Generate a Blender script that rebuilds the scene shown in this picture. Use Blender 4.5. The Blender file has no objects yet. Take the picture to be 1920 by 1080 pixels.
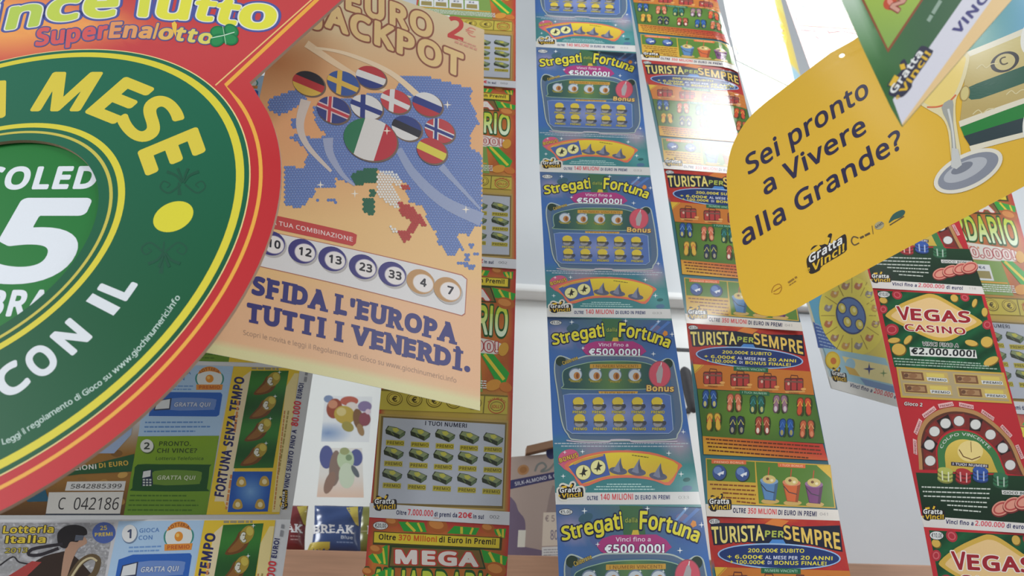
import bpy, math, random
import numpy as np
from mathutils.geometry import tessellate_polygon
from mathutils import Vector

# ---------------------------------------------------------------- camera, world, lights, exposure
F = 1550.0                                   # focal length in pixels of the 1920 wide frame
PITCH = math.radians(29.8)
SP, CP = math.sin(PITCH), math.cos(PITCH)
CAMZ = 1.5
scene = bpy.context.scene
COL = scene.collection

cam = bpy.data.cameras.new('camera')
cam.sensor_width = 36.0
cam.lens = F / 1920 * 36
cam.clip_start = 0.02
cam.dof.use_dof = True
cam.dof.focus_distance = 0.60
cam.dof.aperture_fstop = 12.5
camo = bpy.data.objects.new('camera', cam)
camo.location = (0, 0, CAMZ)
camo.rotation_euler = (math.pi / 2 + PITCH, 0, 0)
COL.objects.link(camo)
scene.camera = camo

w = bpy.data.worlds.new('world')
scene.world = w
w.use_nodes = True
bgn = w.node_tree.nodes['Background']
bgn.inputs[0].default_value = (0.90, 0.95, 1.0, 1)
bgn.inputs[1].default_value = 0.52


def area(name, loc, rot, sx, sy, power, color=(1, 1, 1)):
    l = bpy.data.lights.new(name, 'AREA')
    l.shape = 'RECTANGLE'
    l.size, l.size_y, l.energy, l.color = sx, sy, power, color
    o = bpy.data.objects.new(name, l)
    o.location, o.rotation_euler = loc, rot
    COL.objects.link(o)
    return o


LAMP = 15.0 * math.pi        # watts per square metre of a lamp panel
area('ceiling_light', (1.20, -1.50, 3.0), (0, 0, math.radians(19.7)), 0.34, 0.86, LAMP * 2.5 * .29, (0.97, 0.99, 1.0))
area('display_lamp_middle', (0.62, 0.30, 2.6), (0, 0, 0), 0.30, 0.26, LAMP * 1.6 * .078, (0.97, 0.99, 1.0))
area('display_lamp_front', (0.67, 0.68, 2.6), (0, 0, 0), 0.30, 0.22, LAMP * .066, (0.97, 0.99, 1.0))
area('right_fill_light', (3.0, -1.5, 2.6), (0, math.radians(58), math.radians(-12)), 1.2, 1.2, 45, (0.97, 0.99, 1.0))  # added fill from the right to brighten the star-sign strip
area('left_fill_light', (-3.2, -1.2, 2.7), (0, math.radians(-58), math.radians(12)), 1.3, 1.6, 165, (0.95, 0.98, 1.0))  # unseen fill added at the left to lift the sign and lower tickets

scene.view_settings.view_transform = 'Standard'
scene.view_settings.look = 'None'
scene.view_settings.exposure = -0.38
scene.view_settings.gamma = 1.0
scene.view_settings.use_curve_mapping = False

GAIN = 1.0       # print ink reflectance relative to the sRGB values written below


# ---------------------------------------------------------------- projection helpers
def ray(x, y):
    return np.array([(x - 960) / F, (y - 540) / F, 1.0])


def to_world(p):
    p = np.asarray(p, float)
    x, y, z = p[..., 0], p[..., 1], p[..., 2]
    return np.stack([x, z * CP + y * SP, CAMZ + z * SP - y * CP], -1)


K = np.array([[F, 0, 960], [0, F, 540], [0, 0, 1.0]])
KI = np.linalg.inv(K)


def quad_frame(q):
    """camera-space frame [U V O] (up to scale) of the rectangle whose corners TL TR BR BL project to q"""
    A = []
    for (u, v), (x, y) in zip([(0, 0), (1, 0), (1, 1), (0, 1)], q):
        A.append([u, v, 1, 0, 0, 0, -x * u, -x * v, -x])
        A.append([0, 0, 0, u, v, 1, -y * u, -y * v, -y])
    M = KI @ np.linalg.svd(np.array(A, float))[2][-1].reshape(3, 3)
    return M if M[2, 2] > 0 else -M


def scale_to(M, u, v, D):
    """scale a frame so that the point (u,v) lies at world y = D"""
    p = M @ np.array([u, v, 1.0])
    return M * (D / to_world(p)[1])


def chain(rows, D):
    """frames of consecutive tickets of one strip; rows = [(left px, right px), ...] top to bottom"""
    out = []
    for (a, b), (c, d) in zip(rows, rows[1:]):
        M = quad_frame([a, b, d, c])
        if not out:
            M = scale_to(M, .5, .5, D)
        else:
            z0 = (out[-1] @ np.array([.5, 1, 1]))[2]
            M = M * (z0 / (M @ np.array([.5, 0, 1]))[2])
        out.append(M)
    ref = to_world(out[len(out) // 2] @ np.array([.5, .5, 1]))[1]
    return [M * (D / ref) for M in out]


def hang_frame(tl, bl, yaw, ratio, D):
    """a vertical rectangle: left edge from its two pixels, turned by yaw, width = ratio * height"""
    Y = np.array([0, SP, CP])
    o = ray(*tl)
    o = o * (D / (o @ Y))
    b = ray(*bl)
    b = b * (D / (b @ Y))
    V = b - o
    U = np.array([math.cos(yaw), SP * math.sin(yaw), CP * math.sin(yaw)]) * np.linalg.norm(V) * ratio
    return np.stack([U, V, o], 1)


def plane_frame(n, px, D):
    """orthonormal frame (metres) of the plane with camera-space normal n through pixel px at world y = D"""
    n = np.array(n, float)
    n /= np.linalg.norm(n)
    o = ray(*px)
    o = o * (D / to_world(o)[1] if to_world(o)[1] else 1)
    U = np.array([1, 0, 0]) - n * n[0]
    U /= np.linalg.norm(U)
    V = np.cross(n, U)
    if V[1] < 0:
        V = -V
    return np.stack([U, V, o], 1)


# ---------------------------------------------------------------- colour, materials
def lin(c):
    r = []
    g = .3 * c[0] + .6 * c[1] + .1 * c[2]
    for v in c[:3]:
        v = v * .94 + g * .06
        v = max(0.0, min(255.0, v)) / 255.0
        v = v / 12.92 if v <= 0.04045 else ((v + 0.055) / 1.055) ** 2.4
        r.append(min(0.88, v * GAIN))
    return r


def mix(a, b, t):
    t = max(0.0, min(1.0, t))
    return tuple(a[i] + (b[i] - a[i]) * t for i in range(3))


MATS = {}


def print_mat(name, rough, spec=0.5, noise=0.03, coat=0.0):
    """coated paper: the printed ink colour with a slight fibre mottle"""
    if name in MATS:
        return MATS[name]
    m = bpy.data.materials.new(name)
    m.use_nodes = True
    nt = m.node_tree
    b = nt.nodes['Principled BSDF']
    at = nt.nodes.new('ShaderNodeAttribute')
    at.attribute_name = 'ink'
    tc = nt.nodes.new('ShaderNodeTexCoord')
    nz = nt.nodes.new('ShaderNodeTexNoise')
    nz.inputs['Scale'].default_value = 900
    mp = nt.nodes.new('ShaderNodeMapRange')
    mp.inputs[3].default_value = 1 - noise
    mp.inputs[4].default_value = 1 + noise
    mu = nt.nodes.new('ShaderNodeVectorMath')
    mu.operation = 'SCALE'
    nt.links.new(tc.outputs['Object'], nz.inputs['Vector'])
    nt.links.new(nz.outputs[0], mp.inputs[0])
    nt.links.new(at.outputs['Color'], mu.inputs[0])
    nt.links.new(mp.outputs[0], mu.inputs['Scale'])
    nt.links.new(mu.outputs[0], b.inputs['Base Color'])
    b.inputs['Roughness'].default_value = rough
    b.inputs['Specular IOR Level'].default_value = spec
    b.inputs['Coat Weight'].default_value = coat
    b.inputs['Coat Roughness'].default_value = 0.06
    MATS[name] = m
    return m


def plain_mat(name, c, rough=0.5, scale=60, var=0.06, metallic=0.0, grain=None):
    if name in MATS:
        return MATS[name]
    m = bpy.data.materials.new(name)
    m.use_nodes = True
    nt = m.node_tree
    b = nt.nodes['Principled BSDF']
    tc = nt.nodes.new('ShaderNodeTexCoord')
    mapn = nt.nodes.new('ShaderNodeMapping')
    if grain:
        mapn.inputs['Scale'].default_value = grain
    nz = nt.nodes.new('ShaderNodeTexNoise')
    nz.inputs['Scale'].default_value = scale
    nz.inputs['Detail'].default_value = 4
    cr = nt.nodes.new('ShaderNodeValToRGB')
    l = lin(c)
    cr.color_ramp.elements[0].position = .3
    cr.color_ramp.elements[1].position = .7
    cr.color_ramp.elements[0].color = [v * (1 - var) for v in l] + [1]
    cr.color_ramp.elements[1].color = [min(.9, v * (1 + var)) for v in l] + [1]
    nt.links.new(tc.outputs['Object'], mapn.inputs[0])
    nt.links.new(mapn.outputs[0], nz.inputs['Vector'])
    nt.links.new(nz.outputs[0], cr.inputs[0])
    nt.links.new(cr.outputs[0], b.inputs['Base Color'])
    b.inputs['Roughness'].default_value = rough
    b.inputs['Metallic'].default_value = metallic
    MATS[name] = m
    return m


# ---------------------------------------------------------------- lettering
TXT = {}
FONT = None
try:      # the sans face that ships inside Blender itself; the built-in face is the fall-back
    import os
    _fp = os.path.join(bpy.utils.system_resource('DATAFILES'), 'fonts', 'NotoSansMath-Regular.woff2')
    if os.path.exists(_fp):
        FONT = bpy.data.fonts.load(_fp)
except Exception:
    FONT = None


def raw_text(s):
    """flat fill of a string as Blender sets it: verts (n,2), tris"""
    cu = bpy.data.curves.new('lettering', 'FONT')
    cu.body = s
    if FONT is not None and all(32 <= ord(ch) < 127 for ch in s):
        cu.font = FONT
    cu.size = 1.0
    cu.resolution_u = 4
    cu.fill_mode = 'FRONT'
    ob = bpy.data.objects.new('lettering', cu)
    me = bpy.data.meshes.new_from_object(ob)
    me.calc_loop_triangles()
    v = np.array([p.co[:2] for p in me.vertices]) if len(me.vertices) else np.zeros((0, 2))
    t = np.array([list(q.vertices) for q in me.loop_triangles], int).reshape(-1, 3)
    bpy.data.objects.remove(ob)
    bpy.data.curves.remove(cu)
    bpy.data.meshes.remove(me)
    return v * (CAP / CAPS.get(all(32 <= ord(ch) < 127 for ch in s), CAP)), t


CAP = 0.727
CAPS = {}
RAW, ADV, FAT = {}, {}, {}


def raw_char(ch):
    if ch == 'I':
        return np.array([(.09, 0), (.185, 0), (.185, CAP), (.09, CAP)]), np.array([(0, 1, 2), (0, 2, 3)])
    if ch == 'Ì':
        return (np.array([(.09, 0), (.185, 0), (.185, CAP), (.09, CAP), (.13, .80), (.19, .80), (.12, .93), (.07, .93)]),
                np.array([(0, 1, 2), (0, 2, 3), (4, 5, 6), (4, 6, 7)]))
    if ch not in RAW:
        RAW[ch] = raw_text(ch)
    return RAW[ch]


def advance(ch):
    if ch in 'IÌ':
        return .275
    if ch not in ADV:
        w = lambda q: (lambda v: v[:, 0].max() - v[:, 0].min())(raw_text(q)[0])
        wh = w('H')
        ADV[ch] = w('H' + ch + 'H') - wh - (w('HH') - wh)
    return ADV[ch]


def fat_char(ch, bold, res):
    """the letter thickened all round by bold: the region within that distance of it, traced on a fine grid"""
    key = (ch, bold, res)
    if key in FAT:
        return FAT[key]
    v, t = raw_char(ch)
    if len(t) == 0:
        FAT[key] = (v, t)
        return FAT[key]
    from collections import Counter
    cnt = Counter()
    for q in t.tolist():
        for i in range(3):
            cnt[tuple(sorted((q[i], q[(i + 1) % 3])))] += 1
    seg = np.array([e for e, c in cnt.items() if c == 1])
    A_, B_ = v[seg[:, 0]], v[seg[:, 1]]
    step = 1.0 / res
    lo = v.min(0) - bold - step * 1.5
    hi = v.max(0) + bold + step * 1.5
    nx, ny = (np.ceil((hi - lo) / step)).astype(int) + 1
    gx, gy = np.meshgrid(lo[0] + step * np.arange(nx), lo[1] + step * np.arange(ny))
    P = np.stack([gx.ravel(), gy.ravel()], 1)
    D = np.full(len(P), 9.0)
    for a, b in zip(A_, B_):
        d = b - a
        L = d @ d
        w = np.clip(((P - a) @ d) / (L + 1e-12), 0, 1)
        q = P - a - w[:, None] * d
        D = np.minimum(D, q[:, 0] ** 2 + q[:, 1] ** 2)
    D = np.sqrt(D)
    ins = np.zeros(len(P), bool)
    for q in t:
        a, b, c = v[q]
        s1 = (b[0] - a[0]) * (P[:, 1] - a[1]) - (b[1] - a[1]) * (P[:, 0] - a[0])
        s2 = (c[0] - b[0]) * (P[:, 1] - b[1]) - (c[1] - b[1]) * (P[:, 0] - b[0])
        s3 = (a[0] - c[0]) * (P[:, 1] - c[1]) - (a[1] - c[1]) * (P[:, 0] - c[0])
        ins |= ((s1 >= 0) & (s2 >= 0) & (s3 >= 0)) | ((s1 <= 0) & (s2 <= 0) & (s3 <= 0))
    f = (np.where(ins, -D, D) - bold).reshape(ny, nx)
    V, T, idx = [], [], {}

    def vert(k, x, y):
        if k not in idx:
            idx[k] = len(V)
            V.append((x, y))
        return idx[k]
    X = lambda i: lo[0] + step * i
    Y = lambda j: lo[1] + step * j
    neg = f < 0
    full = neg[:-1, :-1] & neg[1:, :-1] & neg[:-1, 1:] & neg[1:, 1:]
    some = (neg[:-1, :-1] | neg[1:, :-1] | neg[:-1, 1:] | neg[1:, 1:]) & ~full
    for j in range(ny - 1):
        i = 0
        while i < nx - 1:
            if full[j, i]:
                i0 = i
                while i < nx - 1 and full[j, i]:
                    i += 1
                q = [vert((i0, j), X(i0), Y(j)), vert((i, j), X(i), Y(j)), vert((i, j + 1), X(i), Y(j + 1)), vert((i0, j + 1), X(i0), Y(j + 1))]
                T += [(q[0], q[1], q[2]), (q[0], q[2], q[3])]
                continue
            if some[j, i]:
                cs = [(i, j), (i + 1, j), (i + 1, j + 1), (i, j + 1)]
                poly = []
                for k in range(4):
                    (x0, y0), (x1, y1) = cs[k], cs[(k + 1) % 4]
                    f0, f1 = f[y0, x0], f[y1, x1]
                    if f0 < 0:
                        poly.append(vert((x0, y0), X(x0), Y(y0)))
                    if (f0 < 0) != (f1 < 0):
                        w = f0 / (f0 - f1)
                        kk = ('e',) + tuple(sorted(((x0, y0), (x1, y1))))
                        poly.append(vert(kk, X(x0) + step * w * (x1 - x0), Y(y0) + step * w * (y1 - y0)))
                T += [(poly[0], poly[k], poly[k + 1]) for k in range(1, len(poly) - 1)]
            i += 1
    FAT[key] = (np.array(V), np.array(T, int).reshape(-1, 3))
    return FAT[key]


def glyphs(s, bold, space=None, h=20):
    """flat mesh of a string in em units, thickened by bold: verts (n,2), tris, (xmin, xmax)"""
    bold = round(bold, 3)
    sp = round(bold if space is None else space, 3)
    res = 0 if bold <= 0 else min(r for r in (30, 45, 70, 100, 9999) if r >= min(100, h * 2.0))
    key = (s, bold, sp, res)
    if key in TXT:
        return TXT[key]
    vs, ts, pen, n = [], [], 0.0, 0
    xr = [9e9, -9e9]
    for ch in s:
        if ch != ' ':
            v, t = raw_char(ch) if bold <= 0 else fat_char(ch, bold, res)
            r = raw_char(ch)[0]
            xr[0] = min(xr[0], pen + r[:, 0].min() - bold)
            xr[1] = max(xr[1], pen + r[:, 0].max() + bold)
            vs.append(v + [pen, 0])
            ts.append(t + n)
            n += len(v)
        pen += advance(ch) + 2.0 * sp * .85
    TXT[key] = (np.concatenate(vs) if vs else np.zeros((0, 2)), np.concatenate(ts) if ts else np.zeros((0, 3), int), tuple(xr) if vs else (0, .25))
    return TXT[key]


CAPS = {True: raw_text('H')[0][:, 1].max(), False: raw_text('€')[0][:, 1].max()}


def layout(s, gap=0.07):
    """per character (x0, x1) boxes in em"""
    x, out = 0.0, []
    for ch in s:
        if ch == ' ':
            out.append((x, x + .22))
            x += .26
            continue
        a, b = glyphs(ch, 0.0)[2]
        out.append((x, x + b - a))
        x += b - a + gap
    return out


# ---------------------------------------------------------------- printed artwork
def subdivide(v, t, L):
    """split triangle edges longer than L (conforming); v list of (x,y)"""
    v = [tuple(p) for p in v]
    t = [tuple(q) for q in t]
    for _ in range(7):
        mids, new, any_ = {}, [], False

        def mid(a, b):
            k = (a, b) if a < b else (b, a)
            if k not in mids:
                mids[k] = len(v)
                v.append(((v[a][0] + v[b][0]) / 2, (v[a][1] + v[b][1]) / 2))
            return mids[k]

        def lng(a, b):
            return (v[a][0] - v[b][0]) ** 2 + (v[a][1] - v[b][1]) ** 2 > L * L
        for a, b, c in t:
            e = (lng(a, b), lng(b, c), lng(c, a))
            if not any(e):
                new.append((a, b, c))
                continue
            any_ = True
            n = sum(e)
            if n == 3:
                p, q, r = mid(a, b), mid(b, c), mid(c, a)
                new += [(a, p, r), (p, b, q), (r, q, c), (p, q, r)]
            else:
                while not (e[0] and not e[2]):
                    a, b, c = b, c, a
                    e = (e[1], e[2], e[0])
                p = mid(a, b)
                if e[1]:
                    q = mid(b, c)
                    new += [(p, b, q), (a, p, q), (a, q, c)]
                else:
                    new += [(a, p, c), (p, b, c)]
        t = new
        if not any_:
            break
    return v, t


class Art:
    """flat printed artwork drawn in the pixel coordinates of one photographed copy and stored in sheet coordinates"""

    def __init__(self, M, maxe=None):
        self.use(M)
        self.parts = {}
        self.order = []
        self.k = 1
        self.log = []
        self.base = 0
        self.maxe = maxe
        self.part('print_pattern')

    def use(self, M):
        self.HI = np.linalg.inv(K @ M)

    def part(self, name, new=False):
        if new:
            name += '#%d' % len(self.order)
        self.cur = name
        if name not in self.parts:
            self.parts[name] = ([], [], [])
            self.order.append(name)

    def emit(self, v, t, col, lvl=None):
        if len(t) == 0:
            return
        if callable(col):
            L = 14 if getattr(self, 'fine', None) is None else self.fine
            v, t = subdivide(v, t, L)
        if self.maxe:
            v, t = subdivide(v, t, self.maxe)
        v = np.array(v, float)
        c = [lin(col(x, y)) for x, y in v] if callable(col) else [lin(col)] * len(v)
        h = np.c_[v, np.ones(len(v))] @ self.HI.T
        uv = h[:, :2] / h[:, 2:]
        self.log.append((self.k, self.cur, v, np.array(t, int), uv, c))

    def finish(self):
        """stack the inks: each lies just above whatever it really overlaps"""
        grid = {}
        self.log.sort(key=lambda r: r[0])
        i = 0
        while i < len(self.log):
            j = i
            cells = set()
            while j < len(self.log) and self.log[j][0] == self.log[i][0]:
                _, _, v, t, _, _ = self.log[j]
                tv = v[t]
                lo, hi = np.floor(tv.min(1) / 5).astype(int), np.floor(tv.max(1) / 5).astype(int)
                for (x0, y0), (x1, y1) in zip(lo.tolist(), hi.tolist()):
                    cells.update((x, y) for x in range(x0, x1 + 1) for y in range(y0, y1 + 1))
                j += 1
            lev = 1 + self.base + max((grid.get(q, 0) for q in cells), default=0)
            for q in cells:
                grid[q] = lev - self.base
            for _, part, v, t, uv, c in self.log[i:j]:
                V, T, Cc = self.parts[part]
                base = len(V)
                V.extend((a, b, lev) for a, b in uv)
                T.extend((a + base, b + base, d + base) for a, b, d in t.tolist())
                Cc.extend(c)
            i = j
        self.log = []

    def up(self):
        self.k += 1

    def P(self, pts, col, holes=()):
        pts = [tuple(p) for p in pts]
        loops = [[Vector((x, y, 0)) for x, y in pts]] + [[Vector((x, y, 0)) for x, y in h] for h in holes]
        t = tessellate_polygon(loops)
        allp = pts + [tuple(p) for h in holes for p in h]
        self.emit(allp, t, col)
        self.k += 1

    def many(self, polys, col):
        """several disjoint convex polygons on one ink level"""
        v, t = [], []
        for p in polys:
            b = len(v)
            v += [tuple(q) for q in p]
            t += [(b, b + i, b + i + 1) for i in range(1, len(p) - 1)]
        self.emit(v, t, col)
        self.k += 1

    def R(self, x0, y0, x1, y1, col, r=0):
        self.P(rrect(x0, y0, x1, y1, r), col)

    def E(self, cx, cy, rx, ry, col, rot=0, n=28):
        self.P(ell(cx, cy, rx, ry, rot, n), col)

    def ring(self, cx, cy, rx, ry, wd, col, rot=0, n=36):
        o, i = ell(cx, cy, rx, ry, rot, n), ell(cx, cy, rx - wd, ry - wd, rot, n)
        self.band(o + o[:1], i + i[:1], col)

    def band(self, a, b, col):
        v = list(a) + list(b)
        n = len(a)
        t = []
        for i in range(n - 1):
            t += [(i, i + 1, n + i), (i + 1, n + i + 1, n + i)]
        self.emit(v, t, col)
        self.k += 1

    def line(self, pts, wd, col, wd2=None, closed=False):
        pts = [np.array(p, float) for p in pts]
        if closed:
            pts = pts + pts[:1]
        n = len(pts)
        a, b = [], []
        for i in range(n):
            p0, p1 = pts[max(0, i - 1)], pts[min(n - 1, i + 1)]
            if closed and i in (0, n - 1):
                p0, p1 = pts[n - 2], pts[1]
            d = p1 - p0
            d = d / (np.linalg.norm(d) + 1e-9)
            nn = np.array([-d[1], d[0]])
            ww = wd if wd2 is None else wd + (wd2 - wd) * i / (n - 1)
            a.append(tuple(pts[i] + nn * ww / 2))
            b.append(tuple(pts[i] - nn * ww / 2))
        self.band(a, b, col)

    def star(self, x, y, r, col=(235, 240, 240)):
        p = []
        for i in range(8):
            q = r if i % 2 == 0 else r * .22
            p.append((x + q * math.cos(i * math.pi / 4), y + q * math.sin(i * math.pi / 4)))
        self.P(p, col)

    def T(self, s, bl, br, h, col, bold=.02, out=None, ow=.05, up=None, h2=None, bend=0.0, fit=None):
        """string fitted between two baseline points with cap height h (h2 at its right end)"""
        bl, br = np.array(bl, float), np.array(br, float)
        d = br - bl
        if up is None:
            L = np.linalg.norm(d)
            up = np.array([d[1], -d[0]]) / L * h
        else:
            up = np.array(up, float)
        k2 = 1.0 if h2 is None else h2 / h
        bf = bold if fit is None else fit
        xr = glyphs(s, bf)[2]
        for b, cc in ([(bold + ow, out)] if out is not None else []) + [(bold, col)]:
            v, t, _ = glyphs(s, b, bf, h)
            if len(v) == 0:
                continue
            f = (v[:, 0] - xr[0]) / max(1e-6, xr[1] - xr[0])
            g = (v[:, 1] + bf) / (CAP + 2 * bf) * (1 + (k2 - 1) * f)
            p = bl + np.outer(f, d) + np.outer(g + bend * 4 * f * (1 - f), up)
            self.emit(p.tolist(), t, cc)
            self.k += 1

    def TP(self, s, path, h, col, bold=.02, out=None, ow=.05, gap=.07, slant=0.0, hs=None):
        """characters set one by one along a baseline path, upright to it; col may be a list"""
        path = [np.array(p, float) for p in path]
        seg = [np.linalg.norm(b - a) for a, b in zip(path, path[1:])]
        tot = sum(seg)

        def at(q):
            q = max(0, q)
            for i, l in enumerate(seg):
                if q <= l or i == len(seg) - 1:
                    return path[i] + (path[i + 1] - path[i]) * (q / l)
                q -= l
        lay = layout(s, gap)
        W = lay[-1][1]
        chars = []
        for i, ch in enumerate(s):
            if ch == ' ':
                continue
            a, b = at(lay[i][0] / W * tot), at(lay[i][1] / W * tot)
            d = b - a
            if np.linalg.norm(d) < 1e-6:
                continue
            d = d / np.linalg.norm(d)
            hh = h if hs is None else h + (hs - h) * i / len(s)
            upv = np.array([d[1], -d[0]]) * hh + d * slant * hh
            chars.append((ch, a, b, upv, col[i % len(col)] if isinstance(col, list) else col))
        k0 = self.k
        for lvl, bo in enumerate(([bold + ow] if out is not None else []) + [bold]):
            for ch, a, b, upv, cc in chars:
                self.k = k0 + lvl
                v, t, _ = glyphs(ch, bo, None, h)
                xr = glyphs(ch, bold)[2]
                f = (v[:, 0] - xr[0]) / max(1e-6, xr[1] - xr[0])
                p = a + np.outer(f, b - a) + np.outer((v[:, 1] + bold) / (CAP + 2 * bold), upv)
                self.emit(p.tolist(), t, out if (out is not None and lvl == 0) else cc)
        self.k = k0 + 2

    SER = {'F': ('b-.1,.6', 't-.1,.2'), 'I': ('b-.35,1.35', 't-.35,1.35'), 'D': ('b-.12,.3', 't-.12,.3'),
           'A': ('b-.1,.36', 'b.62,1.1', 't.3,.6'), 'L': ('b-.12,.3', 't-.12,.6'), 'E': ('b-.14,.3', 't-.14,.3'),
           'U': ('t-.14,.42', 't.6,1.14'), 'R': ('b-.12,.46', 'b.7,1.12', 't-.12,.3'), 'P': ('b-.12,.6', 't-.12,.3'),
           'T': ('b.2,.8',), 'V': ('t-.1,.42', 't.62,1.1'), 'N': ('t-.14,.3', 'b-.14,.4', 't.62,1.14'),
           'K': ('b-.12,.42', 't-.12,.42', 'b.66,1.1', 't.62,1.05'), 'B': ('b-.14,.3', 't-.14,.3'), 'Ì': ('b-.35,1.35', 't-.35,1.35')}

    def slab(self, s, bl, br, up, col, bold=.05, gap=.12, th=.15):
        """slab-serif capitals"""
        bl, br, up = np.array(bl, float), np.array(br, float), np.array(up, float)
        x, lay = 0.0, []
        for ch in s:
            if ch == ' ':
                x += .3
                lay.append(None)
                continue
            a, b = glyphs(ch, 0.0)[2]
            e = .08 if ch in 'IÌ' else 0
            wd = b - a + 2 * bold
            lay.append((x + e, x + e + wd))
            x += wd + gap + 2 * e
        W = lay[-1][1]
        k0 = self.k
        rects = []
        for i, ch in enumerate(s):
            if lay[i] is None:
                continue
            x0, x1 = lay[i]

            def m(fx, fy):
                return tuple(bl + (br - bl) * ((x0 + (x1 - x0) * fx) / W) + up * fy)
            v, t, xr = glyphs(ch, bold, None, np.linalg.norm(up))
            self.k = k0
            self.emit([m((p[0] - xr[0]) / (xr[1] - xr[0]), (p[1] + bold) / (CAP + 2 * bold)) for p in v], t, col)
            for q in self.SER.get(ch, ()):
                f0, f1 = [float(z) for z in q[1:].split(',')]
                y0, y1 = (-.04, th - .04) if q[0] == 'b' else (1.04 - th, 1.04)
                rects.append([m(f0, y0), m(f1, y0), m(f1, y1), m(f0, y1)])
        self.k = k0 + 1
        self.many(rects, col)

    def dash(self, p0, p1, h, col, seed=1, fill=.78):
        """a line of print too small to read: a row of short word marks"""
        rnd = random.Random(seed)
        p0, p1 = np.array(p0, float), np.array(p1, float)
        L = np.linalg.norm(p1 - p0)
        d = (p1 - p0) / L
        n = np.array([-d[1], d[0]]) * h / 2
        q, polys = 0.0, []
        while q < L - 1:
            l = min(L - q, h * rnd.uniform(1.2, 4.2))
            a, b = p0 + d * q, p0 + d * (q + l)
            polys.append([tuple(a - n), tuple(b - n), tuple(b + n), tuple(a + n)])
            q += l + h * .55
        self.many(polys, col)

    def stripes(self, cx, cy, rx, ry, rot, cuts, ang=0):
        """ellipse cut into bands; cuts = [(t0, t1, colour)] along direction ang, t in -1..1"""
        base = ell(cx, cy, rx, ry, rot, 36)
        r = math.radians(rot + ang)
        R_ = ry if abs(ang) > 45 else rx
        R_ = abs(rx * math.cos(math.radians(ang))) + abs(ry * math.sin(math.radians(ang)))
        dx, dy = math.cos(r), math.sin(r)
        for t0, t1, c in cuts:
            p = clip(base, (cx + dx * R_ * t0, cy + dy * R_ * t0), (dx, dy))
            p = clip(p, (cx + dx * R_ * t1, cy + dy * R_ * t1), (-dx, -dy))
            if len(p) > 2:
                self.P(p, c)


def clip(poly, p, n):
    out = []
    for i in range(len(poly)):
        a, b = poly[i], poly[(i + 1) % len(poly)]
        da = (a[0] - p[0]) * n[0] + (a[1] - p[1]) * n[1]
        db = (b[0] - p[0]) * n[0] + (b[1] - p[1]) * n[1]
        if da >= 0:
            out.append(a)
        if da * db < 0:
            t = da / (da - db)
            out.append((a[0] + (b[0] - a[0]) * t, a[1] + (b[1] - a[1]) * t))
    return out


def ell(cx, cy, rx, ry, rot=0, n=28):
    r = math.radians(rot)
    c, s = math.cos(r), math.sin(r)
    return [(cx + rx * math.cos(a) * c - ry * math.sin(a) * s, cy + rx * math.cos(a) * s + ry * math.sin(a) * c)
            for a in [2 * math.pi * i / n for i in range(n)]]


def rrect(x0, y0, x1, y1, r=0, n=4):
    if r <= 0:
        return [(x0, y0), (x1, y0), (x1, y1), (x0, y1)]
    out = []
    for cx, cy, a0 in ((x1 - r, y0 + r, -90), (x1 - r, y1 - r, 0), (x0 + r, y1 - r, 90), (x0 + r, y0 + r, 180)):
        for i in range(n + 1):
            a = math.radians(a0 + 90 * i / n)
            out.append((cx + r * math.cos(a), cy + r * math.sin(a)))
    return out


def bil(q, u, v):
    """point of the pixel quad TL TR BR BL"""
    (a, b, c, d) = [np.array(p, float) for p in q]
    return tuple((a * (1 - u) + b * u) * (1 - v) + (d * (1 - u) + c * u) * v)


def smooth(pts, n=6, closed=True):
    out, m = [], len(pts)
    for i in range(m if closed else m - 1):
        g = lambda j: np.array(pts[j % m] if closed else pts[max(0, min(m - 1, j))], float)
        p0, p1, p2, p3 = g(i - 1), g(i), g(i + 1), g(i + 2)
        for k in range(n):
            t = k / n
            out.append(tuple(.5 * (2 * p1 + (p2 - p0) * t + (2 * p0 - 5 * p1 + 4 * p2 - p3) * t * t + (3 * p1 - p0 - 3 * p2 + p3) * t ** 3)))
    if not closed:
        out.append(tuple(pts[-1]))
    return out


# ---------------------------------------------------------------- objects
def mesh_obj(name, V, T, mat, parent=None, colors=None, smooth_=False):
    me = bpy.data.meshes.new(name)
    V = np.asarray(V, float)
    ctr = (V.min(0) + V.max(0)) / 2
    me.from_pydata((V - ctr).tolist(), [], [tuple(t) for t in T])
    if colors is not None:
        at = me.color_attributes.new('ink', 'FLOAT_COLOR', 'POINT')
        arr = np.ones((len(V), 4), np.float32)
        arr[:, :3] = np.array(colors, np.float32)
        at.data.foreach_set('color', arr.ravel())
    me.materials.append(mat)
    if smooth_:
        me.polygons.foreach_set('use_smooth', [True] * len(me.polygons))
    me.update()
    o = bpy.data.objects.new(name, me)
    COL.objects.link(o)
    WORLD[o.name] = ctr
    if parent is not None:
        o.parent = parent
        o.location = ctr - WORLD[parent.name]
    else:
        o.location = ctr
    return o


WORLD = {}


def thing(name, label, cat, loc, group=None):
    o = bpy.data.objects.new(name, None)
    o.empty_display_size = .02
    COL.objects.link(o)
    o.location = loc
    WORLD[o.name] = np.array(loc, float)
    o['label'] = label
    o['category'] = cat
    if group:
        o['group'] = group
    return o


def tag(o, label, cat, group=None):
    o['label'], o['category'] = label, cat
    if group:
        o['group'] = group
    return o


EPS = 2.2e-5


def normal_of(M):
    n = np.cross(M[:, 0], M[:, 1])
    n /= np.linalg.norm(n)
    return -n if n[2] > 0 else n


def place(M, uvk, bend=None):
    a = np.array(uvk, float)
    p = a[:, :1] * M[:, 0] + a[:, 1:2] * M[:, 1] + M[:, 2]
    off = a[:, 2] * EPS
    if bend is not None:
        off = off + np.array([bend(u, v) for u, v in a[:, :2]])
    return to_world(p + off[:, None] * normal_of(M))


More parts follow.
